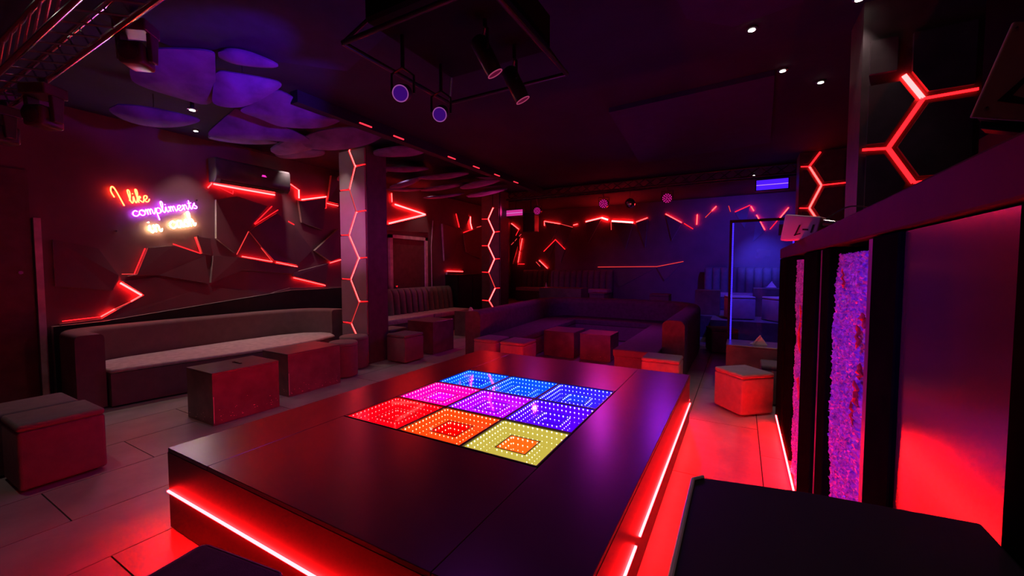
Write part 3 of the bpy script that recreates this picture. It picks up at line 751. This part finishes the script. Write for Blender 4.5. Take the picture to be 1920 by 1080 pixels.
# pale jambs beside the stone insets
MB().span((.012, 1.655, .062), (.098, 1.735, 1.694)).build('recess_jamb', mat('jamb_lacquer', (.15, .08, .20), .35), bo)
MB().span((.016, 2.61, .062), (.098, 2.68, 1.694)).build('recess_jamb', MATS['jamb_lacquer'], bo)
MB().span((.012, .885, .062), (.098, 1.395, 1.694)).build('gloss_panel', M_bpan, bo)
MB().span((-.013, 2.60, .10), (-.002, 4.86, .109)).build('led_strip', E_strr, bo)

# white device lying on the booth ledge
pj = thing('mini_projector', (BX + .03, 3.55, 1.80), 'small white box with black angular mark on top of the booth', 'projector')
ROT = Matrix.Rotation(math.radians(-22), 4, 'Z')
def pjb(m): m.v = [tuple(ROT @ Vector(p)) for p in m.v]; return m
pjb(MB().add([(-.13, -.06, .0), (.09, -.06, .0), (.12, -.06, .15), (-.10, -.06, .19), (-.13, .06, .0), (.09, .06, .0), (.12, .06, .15), (-.10, .06, .19)],
   [(0, 3, 2, 1), (4, 5, 6, 7), (0, 1, 5, 4), (1, 2, 6, 5), (2, 3, 7, 6), (3, 0, 4, 7)])).build('case', M_white, pj, bevel=.012, seg=2, smooth=True)
pjb(MB().cyl((.10, 0, .11), (.20, 0, .085), .032, 16)).build('lens_barrel', M_chrome, pj, smooth=True)
pjb(MB().span((-.142, -.04, .04), (-.11, .04, .12))).build('rear_cap', M_black, pj)
pjb(MB().add([(-.04, -.0635, .03), (-.03, -.0635, .03), (.0, -.0635, .105), (-.01, -.0635, .105)], [(0, 1, 2, 3)])
    .add([(-.04, -.0635, .03), (.0, -.0635, .04), (.0, -.0635, .048), (-.04, -.0635, .038)], [(0, 1, 2, 3)])
    .add([(.01, -.0635, .066), (.045, -.0635, .062), (.045, -.0635, .072), (.01, -.0635, .076)], [(0, 1, 2, 3)])
    .add([(.055, -.0635, .045), (.065, -.0635, .045), (.08, -.0635, .10), (.07, -.0635, .10)], [(0, 1, 2, 3)])).build('printed_mark', M_black, pj)
MB().tube(smooth_path([(.12, .02, .14), (.22, -.15, .2), (.3, -.4, .14), (.28, -.7, .02)], 8), .005, 6).build('cable', M_metal, pj)

# ------------------------------------------------------------------ foreground counter
ct = thing('bar_counter', (0, .4, 0), 'black counter top in the bottom right corner with a violet lit edge', 'counter')
cp = [(-.072, -.35), (-.072, .425), (-.055, .442), (.11, .478), (.338, .503), (.338, -.35)]
MB().prism(cp, 1.165, 1.20, XY).build('counter_top', mat('counter_top', (.012, .011, .014), .55, spec=.3), ct, bevel=.004, seg=2)
MB().prism(inset(cp, -.0), 1.150, 1.1645, XY).build('edge_band', M_black, ct)
MB().prism(inset(cp, .05), 0, 1.149, XY).build('cabinet', M_matte, ct)

MB().tube([(-.070, -.34, 1.202), (-.070, .42, 1.202), (-.054, .440, 1.202)], .0035, 6).build('edge_glint', mat('edge_glint', (.8, .8, .85), .25), ct)  # pale tube added for the violet glint along the counter edge
# red cable bundle on the floor between stage and counter
cb = thing('cable_bundle', (-.28, 1.75, 0), 'flat bundle of red cables on the floor right of the stage', 'cable')
for k in range(4):
    MB().tube(smooth_path([(-.12 + .01 * k, .06 - .025 * k, .012), (0, .05 - .028 * k, .014), (.2, .02 - .028 * k, .013), (.42, -.02 - .03 * k, .012)], 6), .009, 6).build('cable', mat('red_cable', (.45, .08, .06), .4), cb, smooth=True)

# ------------------------------------------------------------------ glass screen, napkin holders
gs = thing('glass_screen', (-.12, 6.52, 0), 'tall glass screen with a blue light edge and black frame', 'screen')
MB().span((-.035, 0, 0), (-.005, .04, 2.27)).span((.73, 0, 0), (.76, .04, 2.27)).build('frame_post', M_matte, gs)
MB().span((-.035, -.002, 2.24), (.76, .042, 2.275)).build('top_rail', M_matte, gs)
MB().span((.0, .015, .02), (.728, .023, 2.238)).build('glass_pane', M_glass, gs)
E_blue = emis('strip_blue', (.03, .012, 1), 3.5)
for xx in (.0, .705):
    m = MB()
    for k in range(66): m.span((xx, -.004, .56 + k * .0254), (xx + .016, .012, .56 + k * .0254 + .019))
    tag(m.build('blue_leds', E_blue, gs), kind='stuff')
def napkin(x, y, z, label, s=1.0, m=None):
    t = thing('napkin_holder', (x, y, z), label, 'napkin holder', 'triangular napkin holders')
    fn = lambda u, v, h: (u * s, h * s, v * s)
    MB().prism([(-.07, 0), (.07, 0), (.0, .10)], -.03, .03, fn).build('napkin_stack', m or M_paper, t)
    MB().prism([(-.085, .0), (-.06, .0), (.006, .108), (-.006, .112)], -.036, -.031, fn).build('clip_plate', m or M_white, t)
    MB().prism([(-.10, .004), (-.05, .012), (-.05, .02)], -.02, .02, fn).build('loose_napkin', m or M_paper, t)
    return t
napkin(.24, 6.22, .60, 'cream triangular napkin holder on the glossy table under the glass', 1.15)
napkin(.62, 11.0, 1.16, 'pale napkin holder in the blue light behind the glass', 1.3)
napkin(-5.6, 7.95, .58, 'napkin holder on the table by the farther column', .9)

# furniture on the platform in the blue light
cube_pouf(-.02, 10.15, .5, .5, .5, 'pale stool on the platform left in the blue light', m=M_cloth, rz=.25).location.z = .5
cube_pouf(.74, 10.08, .5, .5, .5, 'pale stool on the platform right in the blue light', m=M_cloth, rz=.6).location.z = .5
box_table(.25, 1.05, 10.75, 11.35, .64, 'blue-lit table on the platform behind the pale stools', chips=False).location.z = .5
box_table(-.95, -.42, 10.6, 11.1, .58, 'black box table on the platform edge right of the U-shaped sofa', chips=False).location.z = .5
box_table(-5.0, -3.75, 10.45, 11.05, .55, 'long black table on the platform in front of the back bench', chips=False).location.z = .5
cube_pouf(-3.35, 10.75, .42, .42, .44, 'low stool on the platform left of the dark gap', m=M_fab).location.z = .5
cube_pouf(-1.75, 10.7, .46, .44, .46, 'low stool on the platform behind the U-shaped sofa', m=M_fab).location.z = .5
bt_ = thing('bottle', (-4.85, 10.6, 1.05), 'tiny pale bottle on the long platform table', 'bottle')
MB().lathe([(.025, 0), (.028, .02), (.028, .07), (.012, .10), (.012, .12)], n=12).build('body', M_white, bt_, smooth=True)
MB().lathe([(.014, .121), (.014, .14)], n=12).build('cap', M_white, bt_)

# cabinet and rack by the farther column
cbn = thing('side_cabinet', (XL + .10, 9.08, 0), 'dark cabinet under a red glow beside the farther column', 'cabinet')
MB().span((0, 0, 0), (.45, 2.1, 1.42)).build('body', M_matte, cbn, bevel=.01, seg=1)
for k in range(3): MB().span((.451, .03 + k * .69, .06), (.465, .69 + k * .69, 1.38)).build('door', M_black, cbn)
rk = thing('wall_rack', (-6.35, 9.75, 0), 'slim metal rack with pale bars left of the farther column', 'rack')
MB().span((0, 0, 0), (.03, .03, 2.05)).span((.42, 0, 0), (.45, .03, 2.05)).build('post', M_matte, rk)
for k in range(4): MB().span((.03, 0, 1.62 + k * .12), (.42, .02, 1.645 + k * .12)).build('bar', M_trim, rk)

# ------------------------------------------------------------------ rear lighting truss
tr = thing('lighting_truss', (-5.6, 9.5, 3.40), 'long black lighting truss across the room above the U-shaped sofa', 'truss')
for yy, zz in ((-.12, 0), (.12, 0), (0, .2)):
    MB().cyl((0, yy, zz), (6.9, yy, zz), .02, 8).build('chord', M_metal, tr, smooth=True)
m = MB()
for k in range(28):
    x0 = k * .245
    for a, b in (((-.12, 0), (0, .2)), ((0, .2), (.12, 0)), ((.12, 0), (-.12, 0))):
        m.tube([(x0, a[0], a[1]), (x0 + .245, b[0], b[1])], .008, 4)
m.build('lacing', M_metal, tr)
for xx in (.6, 3.4, 6.3): MB().cyl((xx, 0, .2), (xx, 0, ZC - 3.401), .008, 6).build('drop_rod', M_metal, tr)
E_pk = emis('par_pink', (1, .04, .42), 2.2); E_pkd = emis('par_face', (.30, .0, .10), .35)
def par(x, z, r, label, aim=(.12, -1, -.12)):
    t = thing('par_light', (x, 9.42, z), label, 'stage light', 'pink LED par cans on the rear truss')
    A = Vector(aim).normalized()
    MB().lathe([(r * .75, -.16), (r, -.10), (r, 0), (r * .93, .004)], n=24, axis=A).build('can', M_black, t, smooth=True)
    MB().lathe([(r * .9, .005), (r * .88, .008)], n=24, axis=A).build('face_plate', E_pkd, t)
    X = A.orthogonal().normalized(); Y = A.cross(X); m = MB()
    for ring, n in ((.80, 12), (.52, 8), (.2, 3)):
        for k in range(n):
            a = 2 * PI * k / n; p = A * .012 + (X * math.cos(a) + Y * math.sin(a)) * r * ring
            octa(m, p, r * .07)
    tag(m.build('led_dots', E_pk, t), kind='stuff')
    MB().tube([(-r * 1.1, .03, 0), (-r * 1.1, .03, r * 1.4), (r * 1.1, .03, r * 1.4), (r * 1.1, .03, 0)], .008, 5).build('yoke', M_metal, t)
    MB().tube([(0, .03, r * 1.4), (0, -.04, 3.378 - z)], .01, 6).build('clamp', M_metal, t)
par(-4.57, 3.06, .10, 'leftmost and smallest looking pink par can on the rear truss')
par(-2.85, 3.11, .11, 'middle pink par can on the rear truss left of the mirror ball')
par(-1.44, 3.12, .110, 'rightmost pink par can on the rear truss')
# mirror ball
mbl = thing('mirror_ball', (-2.24, 9.45, 3.08), 'small mirror ball hanging from the rear truss', 'mirror ball')
m = MB(); R_ = .115; rows_ = 9
for i in range(rows_):
    la = -PI / 2 + PI * (i + .5) / rows_; n = max(4, int(16 * math.cos(la))); h = PI / rows_ * .46
    for k in range(n):
        lo = 2 * PI * k / n; w = PI / n * .92
        m.add([(R_ * math.cos(la + dv) * math.cos(lo + du), R_ * math.cos(la + dv) * math.sin(lo + du), R_ * math.sin(la + dv))
               for du, dv in ((-w, -h), (w, -h), (w, h), (-w, h))], [(0, 1, 2, 3)])
tag(m.build('mirror_facets', mat('mirror', (.85, .85, .9), .06, metal=1, var=.02), mbl), kind='stuff')
MB().lathe([(.01, -.108), (.06, -.09), (.105, -.04), (.108, 0), (.105, .04), (.06, .09), (.01, .108)], n=18).build('core', M_black, mbl, smooth=True)
MB().cyl((0, 0, .105), (0, 0, .295), .004, 5).build('cord', M_metal, mbl)
def bar_light(x, z, w, h, c, label):
    t = thing('wash_bar', (x, 9.38, z), label, 'stage light')
    MB().span((-w / 2 - .02, .0, -h / 2 - .02), (w / 2 + .02, .09, h / 2 + .02)).build('housing', M_black, t, bevel=.008, seg=1)
    MB().span((-w / 2, -.004, .006), (w / 2, -.001, h / 2)).build('lamp_panel', c, t)
    MB().span((-w / 2, -.004, -h / 2), (w / 2, -.001, -.006)).build('lamp_panel', c, t)
    MB().cyl((0, .05, h / 2), (0, .10, max(h / 2 + .03, 3.375 - z)), .012, 6).build('bracket', M_metal, t)
    MB().span((-w / 2, -.003, -.005), (w / 2, -.0015, .005)).build('centre_line', emis('bar_line', (.8, .35, 1), .9, False), t)
bar_light(-5.21, 3.05, .48, .15, emis('bar_pink', (.70, .03, .30), .9), 'pink two-row wash light at the left end of the rear truss')
bar_light(.48, 3.22, .52, .19, emis('bar_blue', (.08, .01, 1), 1.0), 'blue two-row wash light at the right end of the rear truss')
# speaker on the wall stand by the far corner
sk = thing('hung_speaker', (-4.85, 9.62, 2.55), 'black loudspeaker hanging under the pink wash light', 'speaker')
MB().span((-.17, -.14, 0), (.17, .14, .5)).build('cabinet', M_black, sk, bevel=.012, seg=2)
MB().span((-.15, -.147, .02), (.15, -.141, .48)).build('grille', M_matte, sk)
MB().cyl((0, 0, .5), (0, 0, .825), .015, 8).build('bracket', M_metal, sk)

# ------------------------------------------------------------------ centre cluster above the stage
cl = thing('spot_cluster', (-1.72, 2.36, 0), 'black hanging frame with four small violet-lensed spotlights over the stage', 'stage light')
MB().span((-.46, -.46, 3.20), (.46, .46, 3.46)).build('housing', mat('dead_black', (.006, .005, .006), .9, spec=.1), cl, bevel=.02, seg=1)
MB().cyl((0, 0, 3.46), (0, 0, ZC - .001), .06, 12).build('ceiling_mount', M_metal, cl)
for a, b in (((-.55, -.55), (.55, -.55)), ((-.55, .55), (.55, .55)), ((-.55, -.55), (-.55, .55)), ((.55, -.55), (.55, .55))):
    MB().cyl((a[0], a[1], 3.05), (b[0], b[1], 3.05), .016, 8).build('frame_tube', M_metal, cl, smooth=True)
for sx in (-.55, .55):
    for sy in (-.55, .55): MB().tube([(sx, sy, 3.05), (sx * .8, sy * .8, 3.22)], .012, 6).build('hanger', M_metal, cl)
E_len = emis('lens_violet', (.16, .01, .62), .22)
E_lenr = emis('lens_rose', (.30, .01, .08), .25)
M_ring = mat('lens_ring', (.75, .55, .75), .2, metal=.9)
HEADS = [(-2.00, 2.04, 2.76, (.55, -.75, -.42), E_len), (-2.03, 2.48, 2.77, (.5, -.75, -.42), E_len), (-1.43, 2.31, 2.87, (.35, .35, -.86), E_lenr), (-1.41, 2.66, 2.82, (.35, .3, -.86), E_lenr)]
for x, y, z, aim, el in HEADS:
    A = Vector(aim).normalized(); c = Vector((x + 1.72, y - 2.36, z)); r = .05
    h = MB().lathe([(.035, -.24), (.055, -.22), (.055, -.04), (r, 0)], c, 24, axis=A).build('spot_head', M_black, cl, smooth=True)
    X = A.orthogonal().normalized(); Y = A.cross(X)
    ringp = [c + A * .004 + (X * math.cos(2 * PI * k / 24) + Y * math.sin(2 * PI * k / 24)) * r for k in range(25)]
    MB().tube(ringp, .0035, 6, caps=False).build('lens_ring', emis('ring_lit', (.55, .12, .55), .5) if el is E_len else emis('ring_lit_rose', (.7, .08, .22), .45), h, smooth=True)
    MB().lathe([(r * .93, .001), (r * .6, .006), (r * .1, .009)], c, 24, axis=A).build('lens', el, h, smooth=True)
    back = c - A * .13
    side = Vector((-A.y, A.x, 0)).normalized() * .075
    top = Vector((back.x, back.y, back.z + .17))
    MB().tube([back + side, back + side + Vector((0, 0, .12)), top, back - side + Vector((0, 0, .12)), back - side], .009, 6).build('yoke', M_metal, cl)
    MB().cyl(top, (top.x, top.y, 3.205), .014, 8).build('drop_stem', M_metal, cl)

# ------------------------------------------------------------------ moving heads and truss at top left
t2 = thing('lighting_truss', (-7.0, 1.05, 3.34), 'short lighting truss near the ceiling in the top left corner', 'truss')
for yy, zz in ((-.12, -.1), (.12, -.1), (-.12, .12), (.12, .12)):
    MB().cyl((0, yy, zz), (4.0, yy, zz), .022, 8).build('chord', M_chrome, t2, smooth=True)
m = MB()
for k in range(16):
    x0 = k * .25
    m.tube([(x0, -.12, -.1), (x0 + .25, -.12, .12)], .008, 4).tube([(x0, .12, .12), (x0 + .25, .12, -.1)], .008, 4).tube([(x0, -.12, -.1), (x0 + .25, .12, -.1)], .008, 4)
m.build('lacing', M_chrome, t2)
for xx in (.4, 3.6): MB().cyl((xx, 0, .12), (xx, 0, ZC - 3.341), .01, 6).build('drop_rod', M_metal, t2)
def moving_head(x, y, z, s, rz, label, top=None):
    t = thing('moving_head', (x, y, z), label, 'stage light', 'moving head lights on the left truss', rz)
    M_mh = mat('moving_head_shell', (.05, .035, .035), .32)
    MB().span((-.16 * s, -.13 * s, .0), (.16 * s, .13 * s, .13 * s)).build('base', M_mh, t, bevel=.015 * s, seg=2)
    for sx in (-1, 1): MB().prism([(-.07 * s, .0), (.07 * s, .0), (.05 * s, -.30 * s), (-.05 * s, -.30 * s)], sx * .15 * s - .025 * s, sx * .15 * s + .025 * s, lambda u, v, h: (h, u, v)).build('yoke_arm', M_mh, t, bevel=.01 * s, seg=2)
    hd = MB().span((-.115 * s, -.14 * s, -.36 * s), (.115 * s, .12 * s, -.12 * s)).build('lamp_head', M_mh, t, bevel=.035 * s, seg=3, smooth=True)
    MB().lathe([(.09 * s, .0), (.095 * s, .02 * s), (.08 * s, .03 * s)], (0, -.14 * s, -.24 * s), 24, axis=(0, -1, -.1)).build('lens', M_black, hd, smooth=True)
    MB().cyl((0, 0, .13 * s), (0, 0, (top - z) if top else .13 * s + .06), .03, 10).build('clamp', M_metal, t)
moving_head(-4.02, 1.36, 3.36, .68, .7, 'moving head light with a red sheen right of the left truss end', top=3.518)
moving_head(-5.2, 1.12, 3.05, .72, .5, 'moving head light in the middle of the left truss')
moving_head(-6.4, 1.1, 3.09, .72, .2, 'moving head light at the far left of the left truss')

# ------------------------------------------------------------------ hanging speaker at top right
sp_ = thing('hung_speaker', (.86, 2.28, 2.36), 'loudspeaker with a beige end plate hanging in the top right corner', 'speaker')
U = Vector((.871, .491, 0)); V = Vector((0, 0, 1)); Wn = Vector((-.491, .871, 0))
def fS(u, v, h): return tuple(U * (u + max(0, h) * 1.2) + V * (v + max(0, h) * .28) + Wn * h)
plate = [(-.145, -.195), (.30, -.225), (.30, .16), (-.005, .155)]
MB().prism(plate, -.012, 0, fS).build('end_plate', M_beige, sp_, bevel=.006, seg=2)
MB().prism([(-.135, -.185), (.29, -.215), (.29, .15), (-.01, .145)], .001, .5, fS).build('cabinet', M_matte, sp_, bevel=.01, seg=1)
MB().prism([(-.10, -.23), (.2, -.26), (.2, -.23), (-.10, -.20)], .05, .4, fS).build('lower_rail', M_metal, sp_)
for u, v in ((-.0, .125), (-.095, -.165)): MB().lathe([(.008, 0), (.008, .006), (.004, .008)], fS(u, v, -.012), 10, axis=tuple(-Wn)).build('screw', M_chrome, sp_)
MB().prism([(-.055, -.135), (.06, -.15), (.06, -.128), (.0, -.115), (.06, -.05), (.06, -.03)], -.0145, -.0125, fS).build('printed_mark', M_black, sp_)
MB().cyl(fS(.1, .15, .2), (fS(.1, .15, .2)[0], fS(.1, .15, .2)[1], ZC - 2.361), .02, 8).build('hanger', M_metal, sp_)

# ------------------------------------------------------------------ ceiling petals
def petal(x, y, z, rx, ry, rot, tx, ty, dish, label, seed):
    rnd = random.Random(seed); m = MB(); n = 30; rings = 5
    k1, k2, ph = rnd.uniform(.05, .13), rnd.uniform(.02, .05), rnd.uniform(0, 6.28)
    m.v.append((0, 0, -dish))
    for r in range(1, rings + 1):
        f = r / rings
        for j in range(n):
            a = 2 * PI * j / n; q = 1 + k1 * math.cos(3 * a + ph) + k2 * math.cos(5 * a)
            m.v.append((rx * q * f * math.cos(a), ry * q * f * math.sin(a), -dish * (1 - f * f)))
    for j in range(n): m.f.append((0, 1 + j, 1 + (j + 1) % n)); m.mi.append(0)
    for r in range(rings - 1):
        for j in range(n):
            a = 1 + r * n; m.f.append((a + j, a + n + j, a + n + (j + 1) % n, a + (j + 1) % n)); m.mi.append(0)
    nv = len(m.v); top = [(v[0], v[1], v[2] + .025) for v in m.v]; fs = list(m.f)
    m.v += top; m.f += [tuple(i + nv for i in reversed(f)) for f in fs]; m.mi += [0] * len(fs)
    o_ = 1 + (rings - 1) * n
    for j in range(n): m.f.append((o_ + j, o_ + (j + 1) % n, nv + o_ + (j + 1) % n, nv + o_ + j)); m.mi.append(0)
    o = m.build('ceiling_petal', M_pad, smooth=True)
    o.location = (x, y, z); o.rotation_euler = (math.radians(tx), math.radians(ty), math.radians(rot))
    tag(o, label, 'ceiling panel', 'felt petals hung under the ceiling')
    return o
LAB2 = 'dim felt petal hanging under the ceiling beyond the tall column'
def sheet(poly, label, sag=.05):
    P = smooth_path([Vector(p) for p in poly] + [Vector(poly[0])], 4)[:-1]
    c = sum(P, Vector()) / len(P); n = len(P); m = MB(); rings = 5
    nrm = Vector()
    for i in range(n): nrm += (P[i] - c).cross(P[(i + 1) % n] - c)
    nrm.normalize()
    if nrm.z > 0: nrm = -nrm
    m.v.append(tuple(nrm * sag))
    for r in range(1, rings + 1):
        f = r / rings
        for p in P: m.v.append(tuple((p - c) * f + nrm * sag * (1 - f * f)))
    for j in range(n): m.f.append((0, 1 + j, 1 + (j + 1) % n)); m.mi.append(0)
    for r in range(rings - 1):
        for j in range(n):
            a = 1 + r * n; m.f.append((a + j, a + n + j, a + n + (j + 1) % n, a + (j + 1) % n)); m.mi.append(0)
    nv = len(m.v); top = [tuple(Vector(v) - nrm * .018) for v in m.v]; fs = list(m.f)
    m.v += top; m.f += [tuple(i + nv for i in reversed(f)) for f in fs]; m.mi += [0] * len(fs)
    o_ = 1 + (rings - 1) * n
    for j in range(n): m.f.append((o_ + j, o_ + (j + 1) % n, nv + o_ + (j + 1) % n, nv + o_ + j)); m.mi.append(0)
    o = m.build('ceiling_petal', M_pad, smooth=True); o.location = c
    tag(o, label, 'ceiling panel', 'felt petals hung under the ceiling')
    # hanging wire up to the ceiling
    MB().cyl((0, 0, .0), (0, 0, ZC - c.z - .001), .004, 5).build('hanging_wire', M_metal, o)
SHEETS = [
  ([(-4.65, 1.54, 3.45), (-4.94, 1.61, 3.38), (-5.01, 1.70, 3.33), (-4.92, 1.97, 3.29), (-4.80, 2.16, 3.27), (-4.57, 2.13, 3.32), (-4.18, 1.96, 3.45), (-4.09, 1.89, 3.49), (-4.29, 1.72, 3.49), (-4.47, 1.61, 3.48)], 'largest violet felt petal right of the moving head light'),
  ([(-4.52, 2.09, 3.31), (-4.33, 2.04, 3.43), (-4.24, 2.15, 3.45), (-4.10, 2.35, 3.45), (-4.04, 2.47, 3.44), (-4.11, 2.49, 3.40), (-4.40, 2.38, 3.27), (-4.56, 2.27, 3.23), (-4.62, 2.14, 3.24)], 'brightest lilac felt petal beside the largest petal'),
  ([(-5.39, 2.73, 3.53), (-5.62, 2.67, 3.40), (-5.85, 2.64, 3.26), (-5.74, 2.89, 3.26), (-5.52, 3.21, 3.30), (-5.37, 3.48, 3.32), (-5.23, 3.59, 3.37), (-5.28, 3.18, 3.47), (-5.34, 2.94, 3.50)], 'violet felt petal hanging lowest just above the air conditioner'),
  ([(-4.83, 2.61, 3.43), (-4.54, 2.71, 3.55), (-4.50, 2.87, 3.55), (-4.55, 3.28, 3.48), (-4.49, 3.53, 3.49), (-4.73, 3.40, 3.39), (-4.94, 3.04, 3.33), (-4.96, 2.77, 3.35), (-4.96, 2.57, 3.37)], 'long violet felt petal reaching from the brightest petal towards the tall column'),
  ([(-6.03, 1.85, 3.40), (-6.14, 1.81, 3.34), (-6.18, 2.00, 3.28), (-6.10, 2.24, 3.28), (-5.95, 2.43, 3.33), (-5.79, 2.53, 3.40), (-5.83, 2.31, 3.42), (-5.92, 2.04, 3.42)], 'narrow violet felt petal above the neon sign'),
  ([(-4.02, 1.91, 3.48), (-4.07, 1.95, 3.46), (-4.02, 2.05, 3.44), (-3.82, 2.22, 3.43), (-3.71, 2.25, 3.44), (-3.79, 2.06, 3.48), (-3.90, 1.95, 3.49)], 'small pointed felt petal at the edge of the ceiling slab'),
  ([(-5.42, 3.56, 3.39), (-5.11, 3.67, 3.49), (-4.81, 3.96, 3.57), (-4.63, 4.38, 3.59), (-4.96, 4.37, 3.47), (-5.34, 4.10, 3.37), (-5.51, 3.78, 3.34)], 'violet felt petal touching the view of the tall column top'),
]
for p, lab in SHEETS: sheet(p, lab)
PET = [(-6.55, 3.4, 3.52, .42, .3, 70, 4, -5), (-6.62, 4.35, 3.55, .42, .3, 20, 3, -4), (-6.0, 3.9, 3.46, .4, .3, 20, 6, -12),
       (-4.95, 5.0, 3.50, .42, .32, 30, 4, -4), (-6.6, 5.6, 3.42, .5, .36, 20, 8, -8), (-5.6, 5.75, 3.46, .5, .34, 60, 8, -6), (-6.2, 6.45, 3.38, .36, .28, 10, 12, -14),
       (-5.3, 6.6, 3.46, .5, .34, 30, 8, -6), (-6.7, 7.0, 3.40, .46, .32, 70, 8, -8), (-5.9, 7.3, 3.42, .52, .34, 25, 10, -8), (-5.1, 7.6, 3.46, .5, .32, 0, 8, -6), (-6.5, 8.0, 3.38, .5, .34, 40, 10, -8), (-5.5, 8.4, 3.42, .5, .34, 15, 8, -8)]
PLAB = {0: 'shadowed felt petal over the right half of the air conditioner', 1: 'shadowed felt petal against the wall just left of the tall column', 2: 'shadowed felt petal between the air conditioner and the tall column top', 3: 'felt petal right of the tall column beside a downlight', 6: 'small rose-lit felt petal right behind the tall column'}
for i, (x, y, z, rx, ry, ro, tx, ty) in enumerate(PET): petal(x, y, z, rx, ry, ro, tx, ty, .05, PLAB.get(i, LAB2), i + 11)

# ------------------------------------------------------------------ ceiling downlights
E_dl = emis('downlight_lens', (1, .93, .78), 14)
DL = [(-5.12, 2.17, 'ceiling downlight among the felt petals left of the stage', 26, 55), (-4.63, 3.72, 'ceiling downlight among the petals above the second box table', 42, 58), (-5.86, 4.42, 'ceiling downlight touching the top of the tall column', 60, 70),
      (-4.72, 5.21, 'ceiling downlight right of the tall column', 45, 62), (-6.01, 6.15, 'ceiling downlight above the ribbed bench', 45, 80),
      (.03, 4.06, 'largest bright ceiling downlight near the booth', 28, 70), (.32, 5.04, 'left downlight of the close pair near the booth', 60, 60),
      (.70, 5.55, 'right downlight of the close pair near the booth', 60, 60), (.72, 4.0, 'downlight cut by the top edge of the picture', 25, 70),
      (-7.0, 3.0, 'wall-washing downlight left of the air conditioner', 165, 72), (-7.0, 4.45, 'wall-washing downlight right of the air conditioner', 150, 72), (-7.0, 8.1, 'wall-washing downlight above the red door', 40, 80),
      (-4.85, .62, 'downlight added out of view above the cube stools at the left edge', 60, 60), (.2, 10.3, 'downlight above the pale stools on the platform', 20, 70), (.35, 1.2, 'unseen downlight added over the counter to light the beige plate', 22, 70)]  # stool and counter downlights are added out of view for their light
PZ = {0: 3.36, 1: 3.52, 2: 3.58}
for i, (x, y, lab, en, an) in enumerate(DL):
    z = ZC - .004
    if i == 0: z = 3.29
    t = thing('downlight', (x, y, z), lab, 'ceiling light', 'round recessed ceiling downlights')
    MB().lathe([(.03, -.012), (.045, -.008), (.048, 0)], n=20).build('trim_ring', M_metal, t, smooth=True)
    MB().lathe([(.027, -.016), (.026, -.013)], n=16).build('lens', E_dl, t)
    if i == 0: MB().cyl((0, 0, 0), (0, 0, ZC - 3.292), .02, 8).build('stem', M_metal, t)
    lamp('downlight_lamp', 'SPOT', (x, y, z - .03), (1, .70, .66), en * .5, (x, y, 0), spot=an, blend=.7, radius=.02)

# ------------------------------------------------------------------ stage-light beams (lamps of the fixtures above, plus added fills)
lamp('violet_beam', 'SPOT', (-2.10, 2.50, 2.78), (.26, .03, 1), 420, (-5.4, 2.75, 3.72), spot=32, blend=.8, radius=.04)
lamp('violet_beam', 'SPOT', (-2.10, 2.00, 2.74), (.28, .02, 1), 170, (-4.4, 1.9, 3.65), spot=34, blend=.8, radius=.04)
lamp('violet_beam', 'SPOT', (-1.35, 2.74, 2.78), (.45, .02, .8), 320, (-2.5, 9.6, .7), spot=34, blend=.8, radius=.04)
lamp('rose_beam', 'SPOT', (-5.0, 1.05, 2.75), (1, .10, .6), 420, (-5.7, 4.7, 2.25), spot=26, blend=.9, radius=.03)
lamp('rose_wash', 'SPOT', (-5.21, 9.30, 3.05), (1, .03, .25), 60, (-6.0, 6.6, 3.3), spot=80, blend=.8, radius=.05)
lamp('blue_wash', 'SPOT', (.48, 9.50, 3.00), (.06, .03, 1), 400, (-.1, 13.0, 1.8), spot=86, blend=.9, radius=.05)
lamp('blue_spot', 'SPOT', (.48, 9.50, 3.00), (.05, .05, 1), 1300, (.45, 13.0, 1.75), spot=26, blend=1, radius=.05)
lamp('blue_floor', 'SPOT', (.48, 9.28, 3.05), (.06, .03, 1), 220, (.5, 10.2, .9), spot=70, blend=.9, radius=.05)
lamp('par_and_fill_lamp', 'SPOT', (-2.85, 9.30, 3.08), (.6, .03, .75), 70, (-2.6, 6.5, .6), spot=95, blend=.9, radius=.06)
lamp('violet_wash', 'SPOT', (-.9, -1.2, 2.9), (.16, .02, 1), 320, (.38, 2.15, 1.1), spot=18, blend=.7, radius=.04)  # unseen lamp behind the camera lighting the booth; no fixture modelled
lamp('violet_fill', 'SPOT', (-1.72, 2.36, 2.62), (.5, .04, .8), 22, (-1.72, 3.2, 0), spot=165, blend=.6, radius=.08)  # ambient violet fill added under the cluster; no lamp hangs there
lamp('par_and_fill_lamp', 'SPOT', (-1.44, 9.28, 3.08), (.40, .02, .95), 60, (-2.6, 5.5, .6), spot=105, blend=.8, radius=.05)  # violet ambient fill added at this par, bluer than its pink face
lamp('par_and_fill_lamp', 'SPOT', (-4.57, 9.30, 3.0), (.8, .03, .5), 45, (-5.0, 6.0, .5), spot=95, blend=.9, radius=.06)
